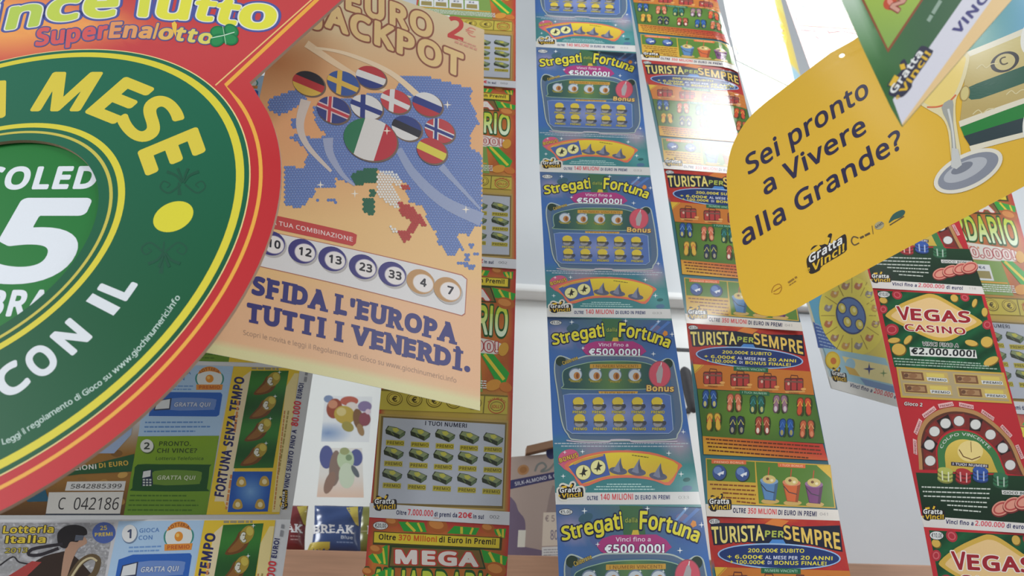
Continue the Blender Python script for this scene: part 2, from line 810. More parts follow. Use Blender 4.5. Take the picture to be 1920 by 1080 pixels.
def sheet(name, M, parent, mat, bg, thick=3e-4, nu=14, nv=20, bend=None, back=(205, 203, 198)):
    """a rectangular piece of printed card with front, back and edges; bg(u, v) = ink colour"""
    V, Cc, T = [], [], []
    for side in (0, 1):
        for j in range(nv + 1):
            for i in range(nu + 1):
                u, v = i / nu, j / nv
                V.append((u, v, 0 if side == 0 else -thick / EPS))
                Cc.append(lin(bg(u, v)) if side == 0 else lin(back))
    n1 = (nu + 1) * (nv + 1)
    idx = lambda i, j: j * (nu + 1) + i
    for j in range(nv):
        for i in range(nu):
            a, b, c, d = idx(i, j), idx(i + 1, j), idx(i + 1, j + 1), idx(i, j + 1)
            T += [(a, d, c, b), (a + n1, b + n1, c + n1, d + n1)]
    rim = [idx(i, 0) for i in range(nu)] + [idx(nu, j) for j in range(nv)] + [idx(i, nv) for i in range(nu, 0, -1)] + [idx(0, j) for j in range(nv, 0, -1)]
    for a, b in zip(rim, rim[1:] + rim[:1]):
        T.append((a, b, b + n1, a + n1))
    return mesh_obj(name, place(M, V, bend), T, mat, parent, Cc)


def outline_card(name, art_like, M, parent, mat, outer, holes, col, thick, maxe=30, bend=None, back=(215, 213, 208), edge=None):
    """card cut to an outline given in pixels, with holes, thickness and a printed face"""
    loops = [outer] + list(holes)
    allp = [tuple(p) for l in loops for p in l]
    t = tessellate_polygon([[Vector((x, y, 0)) for x, y in l] for l in loops])
    v, t = subdivide(allp, t, maxe)
    v = np.array(v)
    HI = np.linalg.inv(K @ M)

    def uv(p):
        h = np.c_[p, np.ones(len(p))] @ HI.T
        return h[:, :2] / h[:, 2:]
    q = uv(v)
    n = len(q)
    V = [(a, b, 0) for a, b in q] + [(a, b, -thick / EPS) for a, b in q]
    Cc = [lin(col(x, y) if callable(col) else col) for x, y in v] + [lin(back)] * n
    T = [tuple(x) for x in t] + [(a + n, c + n, b + n) for a, b, c in t]
    for l in loops:
        h = []
        for i in range(len(l)):
            a, b = np.array(l[i]), np.array(l[(i + 1) % len(l)])
            m = max(1, int(np.linalg.norm(b - a) / maxe) + 1)
            h += [tuple(a + (b - a) * k / m) for k in range(m)]
        e = uv(np.array(h))
        b0 = len(V)
        V += [(a, b, 0) for a, b in e] + [(a, b, -thick / EPS) for a, b in e]
        ec = [lin(edge)] * (2 * len(e)) if edge else [lin(col(x, y) if callable(col) else col) for x, y in h] * 2
        Cc += ec
        m = len(e)
        T += [(b0 + i, b0 + (i + 1) % m, b0 + m + (i + 1) % m, b0 + m + i) for i in range(m)]
    return mesh_obj(name, place(M, V, bend), T, mat, parent, Cc)


def stamp(art, M, parent, mat, names=None, bend=None, skip=()):
    """put an artwork's pieces on one sheet as children"""
    if art.log:
        art.finish()
    for n in art.order:
        V, T, Cc = art.parts[n]
        if not T or n in skip:
            continue
        mesh_obj(n.split('#')[0], place(M, V, bend), T, mat, parent, Cc)


def dist_col(spots, base):
    """soft blend of colour spots (u, v, radius, colour) over a base colour function"""
    def f(u, v):
        c = base(u, v) if callable(base) else base
        for a, b, r, k in spots:
            d = math.hypot(u - a, (v - b) * 1.5) / r
            if d < 1:
                c = mix(c, k, (1 - d * d) ** 1.5)
        return c
    return f


# ---------------------------------------------------------------- shared emblem: thumb-up scratch game mark
YEL, BLK, WHT = (222, 178, 40), (28, 24, 30), (225, 225, 222)


def game_mark(A, bl, br, up, outline=(35, 28, 30), halo=None, words=True, fill=None):
    bl, br, up = [np.array(p, float) for p in (bl, br, up)]

    def L(x, y):
        return tuple(bl + (br - bl) * x + up * y)
    sc = np.linalg.norm(br - bl)
    body = [L(*p) for p in ((.10, .00), (.32, -.06), (.42, .06), (.98, .10), (1.04, .30), (1.02, .72), (.92, .80), (.62, .72),
                            (.66, 1.06), (.56, 1.12), (.46, .84), (.20, 1.0), (.10, .92), (.14, .80), (.0, .66), (.02, .30))]
    body = smooth(body, 3)
    if halo:
        A.line(body, sc * .16, halo, closed=True)
    A.P(body, outline)
    A.line([L(.50, .80), L(.56, 1.02)], sc * .085, YEL)
    A.line([L(.14, .80), L(.34, .86)], sc * .09, YEL)
    A.T('Gratta', L(.05, .42), L(.92, .48), np.linalg.norm(up) * .34, WHT, .035, up=up * .34)
    A.T('Vinci!', L(.14, .04), L(.98, .14), np.linalg.norm(up) * .32, YEL, .035, up=up * .32)
    A.T('e', L(.0, .12), L(.08, .13), np.linalg.norm(up) * .2, YEL, .02, up=up * .2)


def price_tag(A, cx, cy, rx, ry, s, rot=3):
    A.part('price_tag')
    A.E(cx, cy, rx, ry, (40, 40, 48), rot)
    A.E(cx, cy, rx - .9, ry - .9, (215, 215, 212), rot)
    t = math.tan(math.radians(rot))
    A.T(s, (cx - rx * .72, cy + ry * .45 - rx * .72 * t), (cx + rx * .72, cy + ry * .45 + rx * .72 * t), ry * .95, (60, 62, 70), .02)


TM = print_mat('glossy_ticket_print', 0.13, 0.5)
TB = print_mat('ticket_stock', 0.13, 0.5)

# ---------------------------------------------------------------- blue witch-hat tickets (four and a bit on one strip)
ROWS_W = [((1001, -92), (1170, -84)), ((1005, 88), (1193, 100)), ((1012, 322), (1220, 332)), ((1026, 594), (1260, 601)), ((1042, 946), (1315, 951)), ((1062, 1400), (1382, 1400))]
FW = chain(ROWS_W, 0.60)


def art_witch():
    A = Art(FW[3])
    A.fine = 10
    q = ROWS_W[3] + ROWS_W[4]
    Q = [(1026, 594), (1260, 602), (1314, 946), (1042, 946)]
    # mottled patches of the printed night sky
    rnd = random.Random(5)
    for i in range(16):
        x, y = bil(Q, rnd.random() * .9 + .05, rnd.choice([rnd.uniform(.02, .22), rnd.uniform(.70, .92)]))
        r = rnd.uniform(5, 12)
        c = rnd.choice([(150, 120, 150), (60, 100, 90), (100, 110, 165), (40, 85, 80), (165, 140, 165)])
        base = (62, 88, 135) if y < 690 else (48, 118, 124)
        A.E(x, y, r * 1.4, r * .8, mix(base, c, .55), rnd.uniform(-30, 30), 12)
    A.P([(1128, 597), (1165, 598), (1170, 640), (1135, 642)], (62, 105, 70))
    A.P([(1235, 601), (1240, 601), (1214, 628), (1211, 626)], (110, 150, 200))
    A.P([(1252, 602), (1258, 604), (1222, 634), (1219, 631)], (80, 120, 185))
    price_tag(A, 1042, 605, 11.5, 5, '€5,00', 1)
    A.part('title_lettering')
    DK = (24, 34, 72)
    A.P([(1147, 641), (1150, 632), (1158, 632), (1160, 641)], (205, 175, 60))
    A.P([(1143, 633), (1154, 612), (1165, 633)], (70, 110, 60))
    A.TP('Stregati', [(1036, 647), (1048, 646), (1070, 641), (1095, 636), (1134, 631)], 21, (222, 210, 50), .035, DK, .075, .04, hs=26)
    A.TP('Fortuna', [(1160, 632), (1182, 633), (1210, 638), (1232, 645), (1253, 653)], 27, (222, 210, 50), .035, DK, .075, .04, hs=20)
    A.T('dalla', (1137, 622), (1157, 622), 7, (150, 165, 70), .03, (30, 60, 45), .05)
    A.P([(1242, 626), (1246, 620), (1251, 622), (1252, 628), (1246, 631)], (215, 135, 50))
    A.part('prize_badge')
    A.P([(1091, 655), (1100, 645), (1117, 640), (1187, 640), (1203, 648), (1212, 659), (1200, 668), (1185, 671), (1113, 670), (1098, 664)], (172, 58, 122))
    A.T('Vinci fino a', (1122, 649.5), (1178, 650), 6.2, (225, 205, 220), .02)
    A.T('€500.000!', (1104, 666), (1200, 667), 12.5, (232, 234, 238), .04, (70, 30, 70), .05)
    # cauldron panel
    A.part('cauldron_panel')
    out = smooth([(1041, 678), (1048, 668), (1060, 670), (1075, 675), (1098, 668), (1125, 667), (1190, 668), (1215, 671), (1235, 679), (1249, 673), (1260, 676),
                  (1265, 690), (1274, 740), (1279, 790), (1270, 815), (1250, 825), (1090, 826), (1065, 815), (1053, 790), (1046, 740), (1040, 700)], 3)
    A.P(out, (88, 108, 134))
    A.line(out, 2.2, (178, 190, 180), closed=True)
    A.E(1052, 678, 10, 9, (44, 62, 50))
    A.E(1252, 682, 9, 9, (44, 62, 50))
    A.P(smooth([(1050, 690), (1065, 682), (1100, 675), (1190, 675), (1235, 684), (1252, 690), (1261, 740), (1266, 790), (1258, 808), (1240, 816), (1095, 817), (1072, 808), (1062, 790), (1054, 740)], 3), (74, 104, 138))
    A.T('Calderone', (1056, 685), (1084, 674), 7, (200, 170, 70), .03, (50, 50, 40), .05)
    up = smooth([(1055, 699), (1066, 690), (1090, 683), (1122, 678), (1190, 678), (1225, 686), (1238, 698), (1241, 716), (1232, 729), (1067, 730), (1057, 722)], 4)
    A.P(up, lambda x, y: mix((96, 132, 76), (50, 84, 84), min(1, abs(x - 1148) / 70)))
    A.line(up, 1.3, (150, 180, 150), closed=True)
    A.R(1106, 683, 1202, 691, (196, 150, 60), 1)
    A.T('I NUMERI VINCENTI', (1112, 689.6), (1196, 689.6), 5, (140, 96, 40), .02)
    for i, x in enumerate((1079, 1116, 1153, 1190)):
        y = 702 + i * .4
        A.E(x, y + 10, 13, 4.5, (130, 125, 60))
        A.E(x, y, 12.5, 12, (112, 128, 150))
        A.E(x, y + 1, 11.3, 10.6, (192, 200, 206))
        A.E(x + 2.5, y + 3, 6, 7, (188, 128, 66))
        A.E(x + 3.5, y + 3, 2.6, 5, (140, 80, 40))
        A.star(x + 8, y - 9, 3)
        A.T('PREMIO', (x - 9, y + 15.5), (x + 9, y + 15.5), 3.6, (190, 175, 70), .02)
    A.P([(1122, 734), (1196, 734), (1194, 741), (1124, 741)], (204, 156, 62))
    A.T('I TUOI NUMERI', (1128, 739.6), (1190, 739.6), 4.4, (140, 96, 40), .02)
    low = [(1056, 741), (1068, 739), (1246, 739), (1257, 742), (1262, 806), (1254, 813), (1072, 813), (1063, 806)]
    A.P(low, lambda x, y: mix((138, 146, 194), (84, 112, 174), min(1, math.hypot((x - 1160) / 90, (y - 775) / 34))))
    A.line(low, 1.3, (150, 172, 200), closed=True)
    k0 = A.k
    for r in range(2):
        for c in range(5):
            x, y = 1085.5 + c * 36.8 + r * 2, 758 + r * 31.5
            A.k = k0
            A.E(x + 1, y + 5, 12.5, 8, (92, 96, 112))
            A.E(x - 2, y + 6, 8, 5.5, (150, 148, 150))
            A.E(x + 11, y + 4, 3.5, 4, (70, 74, 90))
            A.E(x - 1, y - 3.5, 11, 9, (128, 112, 44), n=20)
            A.E(x - 1, y - 4.5, 10.4, 8.3, (214, 188, 62), n=20)
            A.E(x - 1, y + 2.5, 11, 1.8, (84, 82, 72), n=14)
            A.star(x + 9, y - 1, 2.4)
            A.T('PREMIO', (x - 12, y + 18), (x + 13, y + 18), 5.2, (206, 190, 70), .03, (96, 92, 50), .04)
    # bonus badge of the cauldron
    A.part('bonus_badge')
    A.E(1237, 702, 21, 25, (150, 80, 90))
    A.E(1237, 702, 19.5, 23.5, (206, 84, 100))
    A.P([(1232, 718), (1230, 702), (1235, 688), (1239, 683), (1243, 693), (1242, 706), (1239, 719)], (168, 160, 160))
    A.line([(1239, 686), (1240, 680)], 1.6, (225, 220, 215))
    A.T('Bonus', (1212, 734), (1263, 735), 11.5, (224, 190, 100), .04, (120, 60, 50), .06)
    A.part('rules_print')
    for i, (a, b) in enumerate((((1040, 831.5), (1290, 831.5)), ((1052, 836.5), (1283, 837)))):
        A.dash(a, b, 2.0, (178, 190, 198), 11 + i)
    for i, (a, b) in enumerate((((1138, 908), (1202, 908)), ((1118, 912.5), (1222, 912.5)), ((1114, 917.5), (1228, 917.5)))):
        A.dash(a, b, 2.0, (170, 205, 200), 21 + i)
    # fan shaped bonus game
    A.part('bonus_panel')
    A.E(1066, 858, 20, 15, (205, 90, 124), -18)
    A.P([(1046, 868), (1086, 872), (1078, 890), (1058, 880)], (205, 96, 118))
    fan = smooth([(1058, 873), (1085, 857), (1115, 849), (1145, 845), (1188, 845), (1233, 851), (1277, 870), (1272, 882), (1256, 910), (1228, 902), (1198, 897), (1164, 896), (1131, 900), (1092, 913), (1076, 893)], 3)
    A.P(fan, (222, 112, 84))
    inn = smooth([(1066, 874), (1089, 861), (1117, 853), (1146, 849), (1187, 849), (1231, 855), (1271, 872), (1253, 904), (1228, 897), (1198, 892), (1164, 891), (1131, 895), (1094, 907), (1080, 891)], 3)
    A.P(inn, lambda x, y: mix((226, 200, 50), (206, 160, 56), (y - 850) / 60))
    A.P([(1066, 875), (1090, 863), (1134, 851), (1139, 871), (1144, 891), (1120, 897), (1091, 907), (1078, 891)], (74, 96, 164))
    A.P([(1074, 869), (1090, 861), (1130, 851), (1132, 855), (1092, 865), (1077, 872)], (200, 150, 70))
    A.T('BONUS', (1050, 868), (1084, 857), 8.5, (210, 180, 60), .04, (130, 40, 50), .06)
    A.dash((1185, 853.5), (1216, 858), 1.8, (110, 100, 40), 3)
    for x, y in ((1093.6, 886), (1121.4, 876.5)):
        A.E(x, y, 14.6, 14.6, (110, 110, 70))
        A.E(x, y, 13.6, 13.6, (226, 220, 150))
        A.P([(x - 9, y + 3), (x - 3, y + 1), (x - 1, y - 6), (x + 1, y - 12), (x + 3, y - 5), (x + 9, y - 4), (x + 3, y), (x + 5, y + 6), (x, y + 4), (x - 2, y + 9), (x - 3, y + 4)], (52, 50, 44))
    for x, y in ((1159, 877), (1194, 879), (1234, 887)):
        A.E(x, y + 6, 17, 7, (92, 96, 118), 8)
        A.P([(x - 10, y + 5), (x - 4, y - 4), (x + 5, y - 19), (x + 6, y - 8), (x + 11, y + 7), (x, y + 9)], (126, 130, 152))
        A.P([(x + 2, y - 6), (x + 5, y - 19), (x + 6, y - 8), (x + 11, y + 7), (x + 4, y + 8)], (86, 90, 112))
    A.part('star_pattern')
    for x, y, r in ((1072, 604, 5), (1173, 602, 4.5), (1234, 603, 4), (1260, 627, 5), (1225, 664, 5), (1093, 653, 4), (1092, 847, 5), (1254, 850, 5.5), (1277, 889, 6), (1059, 848, 4), (1281, 810, 5), (1056, 893, 5)):
        A.star(x, y, r)
    A.line(smooth([(1062, 826), (1090, 829), (1140, 829), (1146, 825), (1180, 825), (1190, 829), (1270, 828)], 3, False), 2.6, (190, 178, 190))
    A.part('footer_print')
    A.P([(1041, 924), (1310, 922), (1314, 946), (1042, 946)], (210, 208, 204))
    N, Rd = (60, 66, 110), (214, 72, 78)
    A.T('OLTRE', (1100.5, 938), (1121, 938), 8, N, .05)
    A.T('140 MILIONI', (1126, 937.5), (1187, 937), 11.5, Rd, .03)
    A.T('DI EURO IN PREMI', (1191, 937), (1256, 936.5), 8.5, N, .045)
    A.T('033', (1272, 935.5), (1292, 935.5), 5.5, (150, 148, 145), 0)
    A.part('maker_mark')
    game_mark(A, (1047, 909), (1093, 905), (1, -26), halo=(215, 212, 200)) if False else game_mark(A, (1047, 935), (1092, 935), (0, -26), halo=(214, 210, 196))
    return A


def witch_bg(u, v):
    side = abs(u - .5) * 2
    top = mix((74, 108, 108), (72, 98, 146), side)
    midc = mix((78, 104, 142), (62, 108, 178), side)
    bot = (62, 128, 130)
    if v < .25:
        c = mix(top, midc, v / .25)
    elif v < .66:
        c = midc
    else:
        c = mix(midc, bot, (v - .66) / .08)
    return dist_col([(.1, .12, .14, (150, 140, 170)), (.85, .1, .15, (60, 90, 160)), (.3, .72, .2, (140, 130, 150)), (.9, .7, .15, (170, 150, 165)), (.9, .86, .15, (80, 150, 150))], c)(u, v)


# ---------------------------------------------------------------- red and green holiday tickets with flip-flops
ROWS_H = [((1172, -53), (1338, -38)), ((1203, 112), (1387, 128)), ((1244.5, 316), (1438, 331)), ((1287, 606), (1505, 621)), ((1325, 968), (1574.5, 976.5)), ((1372, 1420), (1660, 1420))]
FH = chain(ROWS_H, 0.62)


def flipflops(A, x, y, c, strap, rot=0, s=1.0, sole=None):
    k = A.k
    dk = mix(c, (20, 20, 20), .45)
    for d in (-7.2, 7.2):
        A.k = k
        r = -10 if d > 0 else 10
        xx = x + d * s
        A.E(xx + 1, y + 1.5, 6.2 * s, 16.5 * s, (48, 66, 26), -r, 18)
        pts = [(xx - 6 * s, y - 9 * s), (xx - 3 * s, y - 15 * s), (xx + 3 * s, y - 15 * s), (xx + 6 * s, y - 9 * s), (xx + 4 * s, y), (xx + 5 * s, y + 10 * s), (xx + 2 * s, y + 16 * s), (xx - 2 * s, y + 16 * s), (xx - 5 * s, y + 10 * s), (xx - 4 * s, y)]
        sh = math.tan(math.radians(r)) * .5
        pts = [(px - (py - y) * sh, py) for px, py in pts]
        A.P(smooth(pts, 2), dk)
        A.P(smooth([(x2 + (px - x2) * .8, y + (py - y) * .88) for px, py in pts for x2 in [xx]], 2), c)
        if sole:
            A.E(xx - 9 * s * sh, y + 9 * s, 2.6 * s, 5 * s, sole, n=10)
        A.line([(xx - 4.5 * s - 0 * sh, y + 0 * s), (xx + 6 * s * sh, y - 9 * s), (xx + 4.5 * s, y + 0 * s)], 1.6 * s, strap)


def art_holiday():
    A = Art(FH[3], 14)
    A.fine = 10
    A.P([(1287, 606), (1505, 621), (1520, 697), (1300, 684)], lambda x, y: mix((178, 44, 40), (206, 92, 40), max(0, 1 - math.hypot((x - 1400) / 60, (y - 612) / 12)) + .25 * math.sin(x * .21) * math.sin(y * .3 + x * .05)))
    A.P([(1381, 622), (1396, 613), (1422, 618), (1408, 628)], (214, 120, 50))
    price_tag(A, 1299.5, 614.5, 9.5, 5, '€5,00', 4)
    A.part('title_lettering')
    NV = (26, 30, 52)
    A.P([(1293, 618), (1310, 617), (1380, 621), (1412, 627), (1505, 628), (1509, 668), (1490, 664), (1455, 655), (1380, 652), (1340, 645), (1312, 650), (1298, 650)], NV)
    cols = [(226, 208, 120), (232, 220, 190), (214, 190, 80)]
    A.T('TURISTA', (1296, 648), (1381, 646), 27, (226, 206, 110), .03, NV, .05, up=(-2, -26), h2=24)
    A.T('PER', (1382, 641), (1413, 643), 10, (170, 180, 70), .04, (26, 40, 60), .05)
    A.T('SEMPRE', (1414, 645), (1506, 665), 22, (224, 186, 84), .03, NV, .05, up=(-2, -21), h2=27)
    A.part('prize_badge')
    A.P([(1387, 652), (1394, 645), (1412, 646), (1417, 654)], (70, 130, 200))
    A.E(1405, 671, 101, 19.5, (150, 184, 222), 4.2, 44)
    A.E(1405, 671, 98.5, 17.4, (30, 52, 110), 4.2, 44)
    Y = (222, 206, 60)
    A.T('200.000€ SUBITO', (1354, 663), (1446, 667), 5.8, Y, .03)
    A.T('+ 6.000€', (1320, 671), (1378, 674), 5.8, Y, .03)
    A.T('AL MESE PER', (1382, 674), (1435, 677), 5.2, (200, 205, 220), .03)
    A.T('20 ANNI', (1440, 677), (1492, 680), 5.8, Y, .03)
    A.T('+ 100.000€', (1324, 679), (1381, 682), 5.8, Y, .03)
    A.T('DI', (1386, 682), (1392, 682.4), 5, (200, 205, 220), .03)
    A.T('BONUS FINALE!', (1397, 683), (1482, 687.5), 5.8, Y, .03)
    A.part('winning_numbers_panel')
    A.P([(1299, 683), (1520, 697), (1526, 741), (1307, 729)], (194, 112, 40))
    A.P([(1299, 683), (1320, 684.5), (1302, 701)], (214, 172, 50))
    A.line([(1303, 698), (1317, 685)], 1.4, (180, 120, 40))
    A.P([(1375, 687), (1440, 690.5), (1440, 699), (1375, 695.5)], (36, 98, 62))
    A.T('NUMERI VINCENTI', (1381, 693.2), (1434, 696.4), 4.2, (150, 190, 160), .02)
    for x, y in ((1337, 708), (1388, 712), (1439, 716), (1489, 720)):
        A.P([(x - 18, y + 13), (x + 20, y + 13), (x + 20, y + 16), (x - 16, y + 17)], (208, 150, 80))
        A.line([(x - 7, y - 11), (x - 6, y - 16), (x + 6, y - 15), (x + 7, y - 10)], 2, (92, 42, 36))
        A.P(rrect(x - 19, y - 11, x + 17, y + 13, 4), (96, 44, 38))
        for i in range(3):
            A.P(rrect(x - 17 + i * 11.6, y - 8, x - 8 + i * 11.6, y + 12, 2), (176, 58, 54))
        A.P([(x - 18, y - 6), (x + 16, y - 5), (x + 16, y - 1), (x - 18, y - 3)], (120, 78, 66))
        A.E(x - 11, y, 2.3, 3, (205, 170, 150), n=10)
        A.E(x + 17, y + 10, 5, 2.4, (222, 160, 84), n=10)
        A.T('PREMIO', (x - 10, y + 18), (x + 8, y + 19), 3, (120, 60, 30), .02)
    A.part('scratch_panel')
    A.P([(1307, 730), (1526, 742), (1545, 832), (1317, 820)], lambda x, y: mix((98, 140, 48), (72, 106, 40), math.hypot((x - 1425) / 110, (y - 775) / 60)))
    A.P([(1386, 732), (1442, 735), (1442, 743), (1387, 740)], (36, 98, 62))
    A.T('I TUOI NUMERI', (1391, 738), (1437, 740.5), 4, (150, 190, 160), .02)
    k0 = A.k
    CL = [((44, 84, 150), (110, 150, 200), (190, 180, 110)), ((206, 110, 76), (230, 170, 140), (222, 160, 120)), ((38, 100, 84), (60, 140, 150), (190, 180, 110)),
          ((150, 110, 128), (190, 180, 110), (205, 190, 195)), ((206, 78, 44), (235, 170, 60), None),
          ((214, 168, 58), (200, 70, 60), None), ((42, 54, 84), (200, 190, 90), (160, 150, 120)), ((168, 72, 52), (220, 150, 110), (225, 205, 190)),
          ((40, 86, 156), (70, 120, 190), (160, 150, 90)), ((196, 96, 58), (225, 160, 100), (215, 130, 90))]
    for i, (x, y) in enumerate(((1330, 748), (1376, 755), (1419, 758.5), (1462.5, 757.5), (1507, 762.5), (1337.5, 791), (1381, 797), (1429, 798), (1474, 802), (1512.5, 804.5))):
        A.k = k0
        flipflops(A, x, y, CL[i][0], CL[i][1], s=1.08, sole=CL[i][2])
    A.part('rules_panel')
    A.P([(1317, 818), (1542, 833), (1552, 864), (1319, 852)], lambda x, y: mix((210, 156, 44), (190, 54, 36), (x - 1325) / 170 + (833 - y) / 60))
    for i in range(4):
        A.dash((1323 + i * 2, 823.5 + i * 7), (1536 + i * 3 - (30 if i == 3 else 0), 838 + i * 7), 2.6, (96, 44, 20), 40 + i)
    A.part('bonus_panel')
    A.P([(1323, 859), (1557, 871.5), (1567, 953), (1327, 944)], (204, 160, 52))
    A.P([(1325, 861), (1415, 866), (1417, 905), (1327, 901)], (84, 122, 44))
    A.P([(1417, 866), (1555, 873.5), (1564.5, 951), (1423, 944)], (84, 124, 44))
    A.P([(1531, 872.5), (1555.5, 873.5), (1558, 897)], (214, 172, 52))
    A.P([(1334, 861), (1399, 863), (1399, 871), (1334, 869)], (222, 106, 60))
    A.T('PREMIO BONUS', (1339, 868), (1394, 869.6), 3.8, (240, 190, 150), .02)
    A.P([(1458, 868.5), (1510, 871), (1510, 878), (1459, 875.5)], (222, 106, 60))
    A.T('I TUOI BONUS', (1463, 874), (1505, 876), 3.8, (240, 190, 150), .02)
    for x, y in ((1348.5, 886), (1391.5, 888)):
        A.E(x + 1, y + 1.5, 13.6, 14.6, (40, 56, 30))
        A.E(x, y, 12.8, 14, (58, 82, 140))
        A.E(x - 3, y - 4, 7.5, 7, (104, 132, 186))
        A.P([(x - 4, y + 3), (x + 1, y), (x + 9, y - 3), (x + 8, y + 4), (x + 3, y + 3), (x + 1, y + 7)], (222, 224, 228))
    for i in range(5):
        A.dash((1331 + (0, 4, 24, 14, 50)[i], 908 + i * 8), (1417, 912 + i * 8), 2.8, (130, 70, 24), 60 + i)
    for x, y, c in ((1442, 914, (88, 130, 176)), (1484, 917, (206, 98, 50)), (1526, 920, (122, 66, 116))):
        A.line([(x, y - 38), (x - 2, y - 20)], 2, (190, 80, 50))
        A.E(x + 2, y + 26, 17, 5, (196, 160, 90))
        A.P([(x - 17, y - 12), (x + 17, y - 9), (x + 12, y + 25), (x - 9, y + 23)], mix(c, (20, 20, 20), .3))
        A.P([(x - 15, y - 11), (x + 11, y - 9), (x + 7, y + 24), (x - 8, y + 22)], c)
        A.E(x, y - 12, 17, 6.5, mix(c, (220, 220, 220), .25), 4)
        A.E(x, y - 15, 12.5, 8, (205, 180, 110), 4)
        A.E(x - 3, y - 16, 3, 2.6, (120, 80, 50))
        A.E(x + 5, y - 13, 3, 2.6, (230, 215, 170))
        A.line([(x - 15, y - 6), (x - 5, y + 6), (x + 10, y + 10)], 1.6, (60, 60, 66))
    A.part('footer_print')
    A.P([(1323, 945), (1571, 956), (1574.5, 976.5), (1325, 968)], (214, 206, 196))
    N, Rd = (54, 52, 88), (214, 60, 66)
    A.T('OLTRE', (1374, 961.5), (1398, 962.6), 9.5, N, .05)
    A.T('350 MILIONI', (1402, 963), (1456, 965), 10.5, Rd, .035)
    A.T('DI EURO IN PREMI', (1459, 965.5), (1531, 968.5), 9.5, N, .045)
    A.T('041', (1537, 966.5), (1552, 967), 5.5, (150, 145, 140), 0)
    A.part('maker_mark')
    game_mark(A, (1328, 957), (1370, 959), (0, -29), halo=None)
    return A


def holiday_bg(u, v):
    if v < .21:
        return mix((176, 42, 40), (200, 84, 40), .5 + .5 * math.sin(u * 17 + v * 30))
    return mix((58, 112, 122), (40, 86, 100), u)


# ---------------------------------------------------------------- casino tickets
ROWS_C = [((1447, -75), (1610, -62)), ((1542, 195), (1727, 206)), ((1636, 540), (1846, 552)), ((1732, 988), (1968, 1003)), ((1846, 1590), (2110, 1600))]
FC = chain(ROWS_C, 0.62)


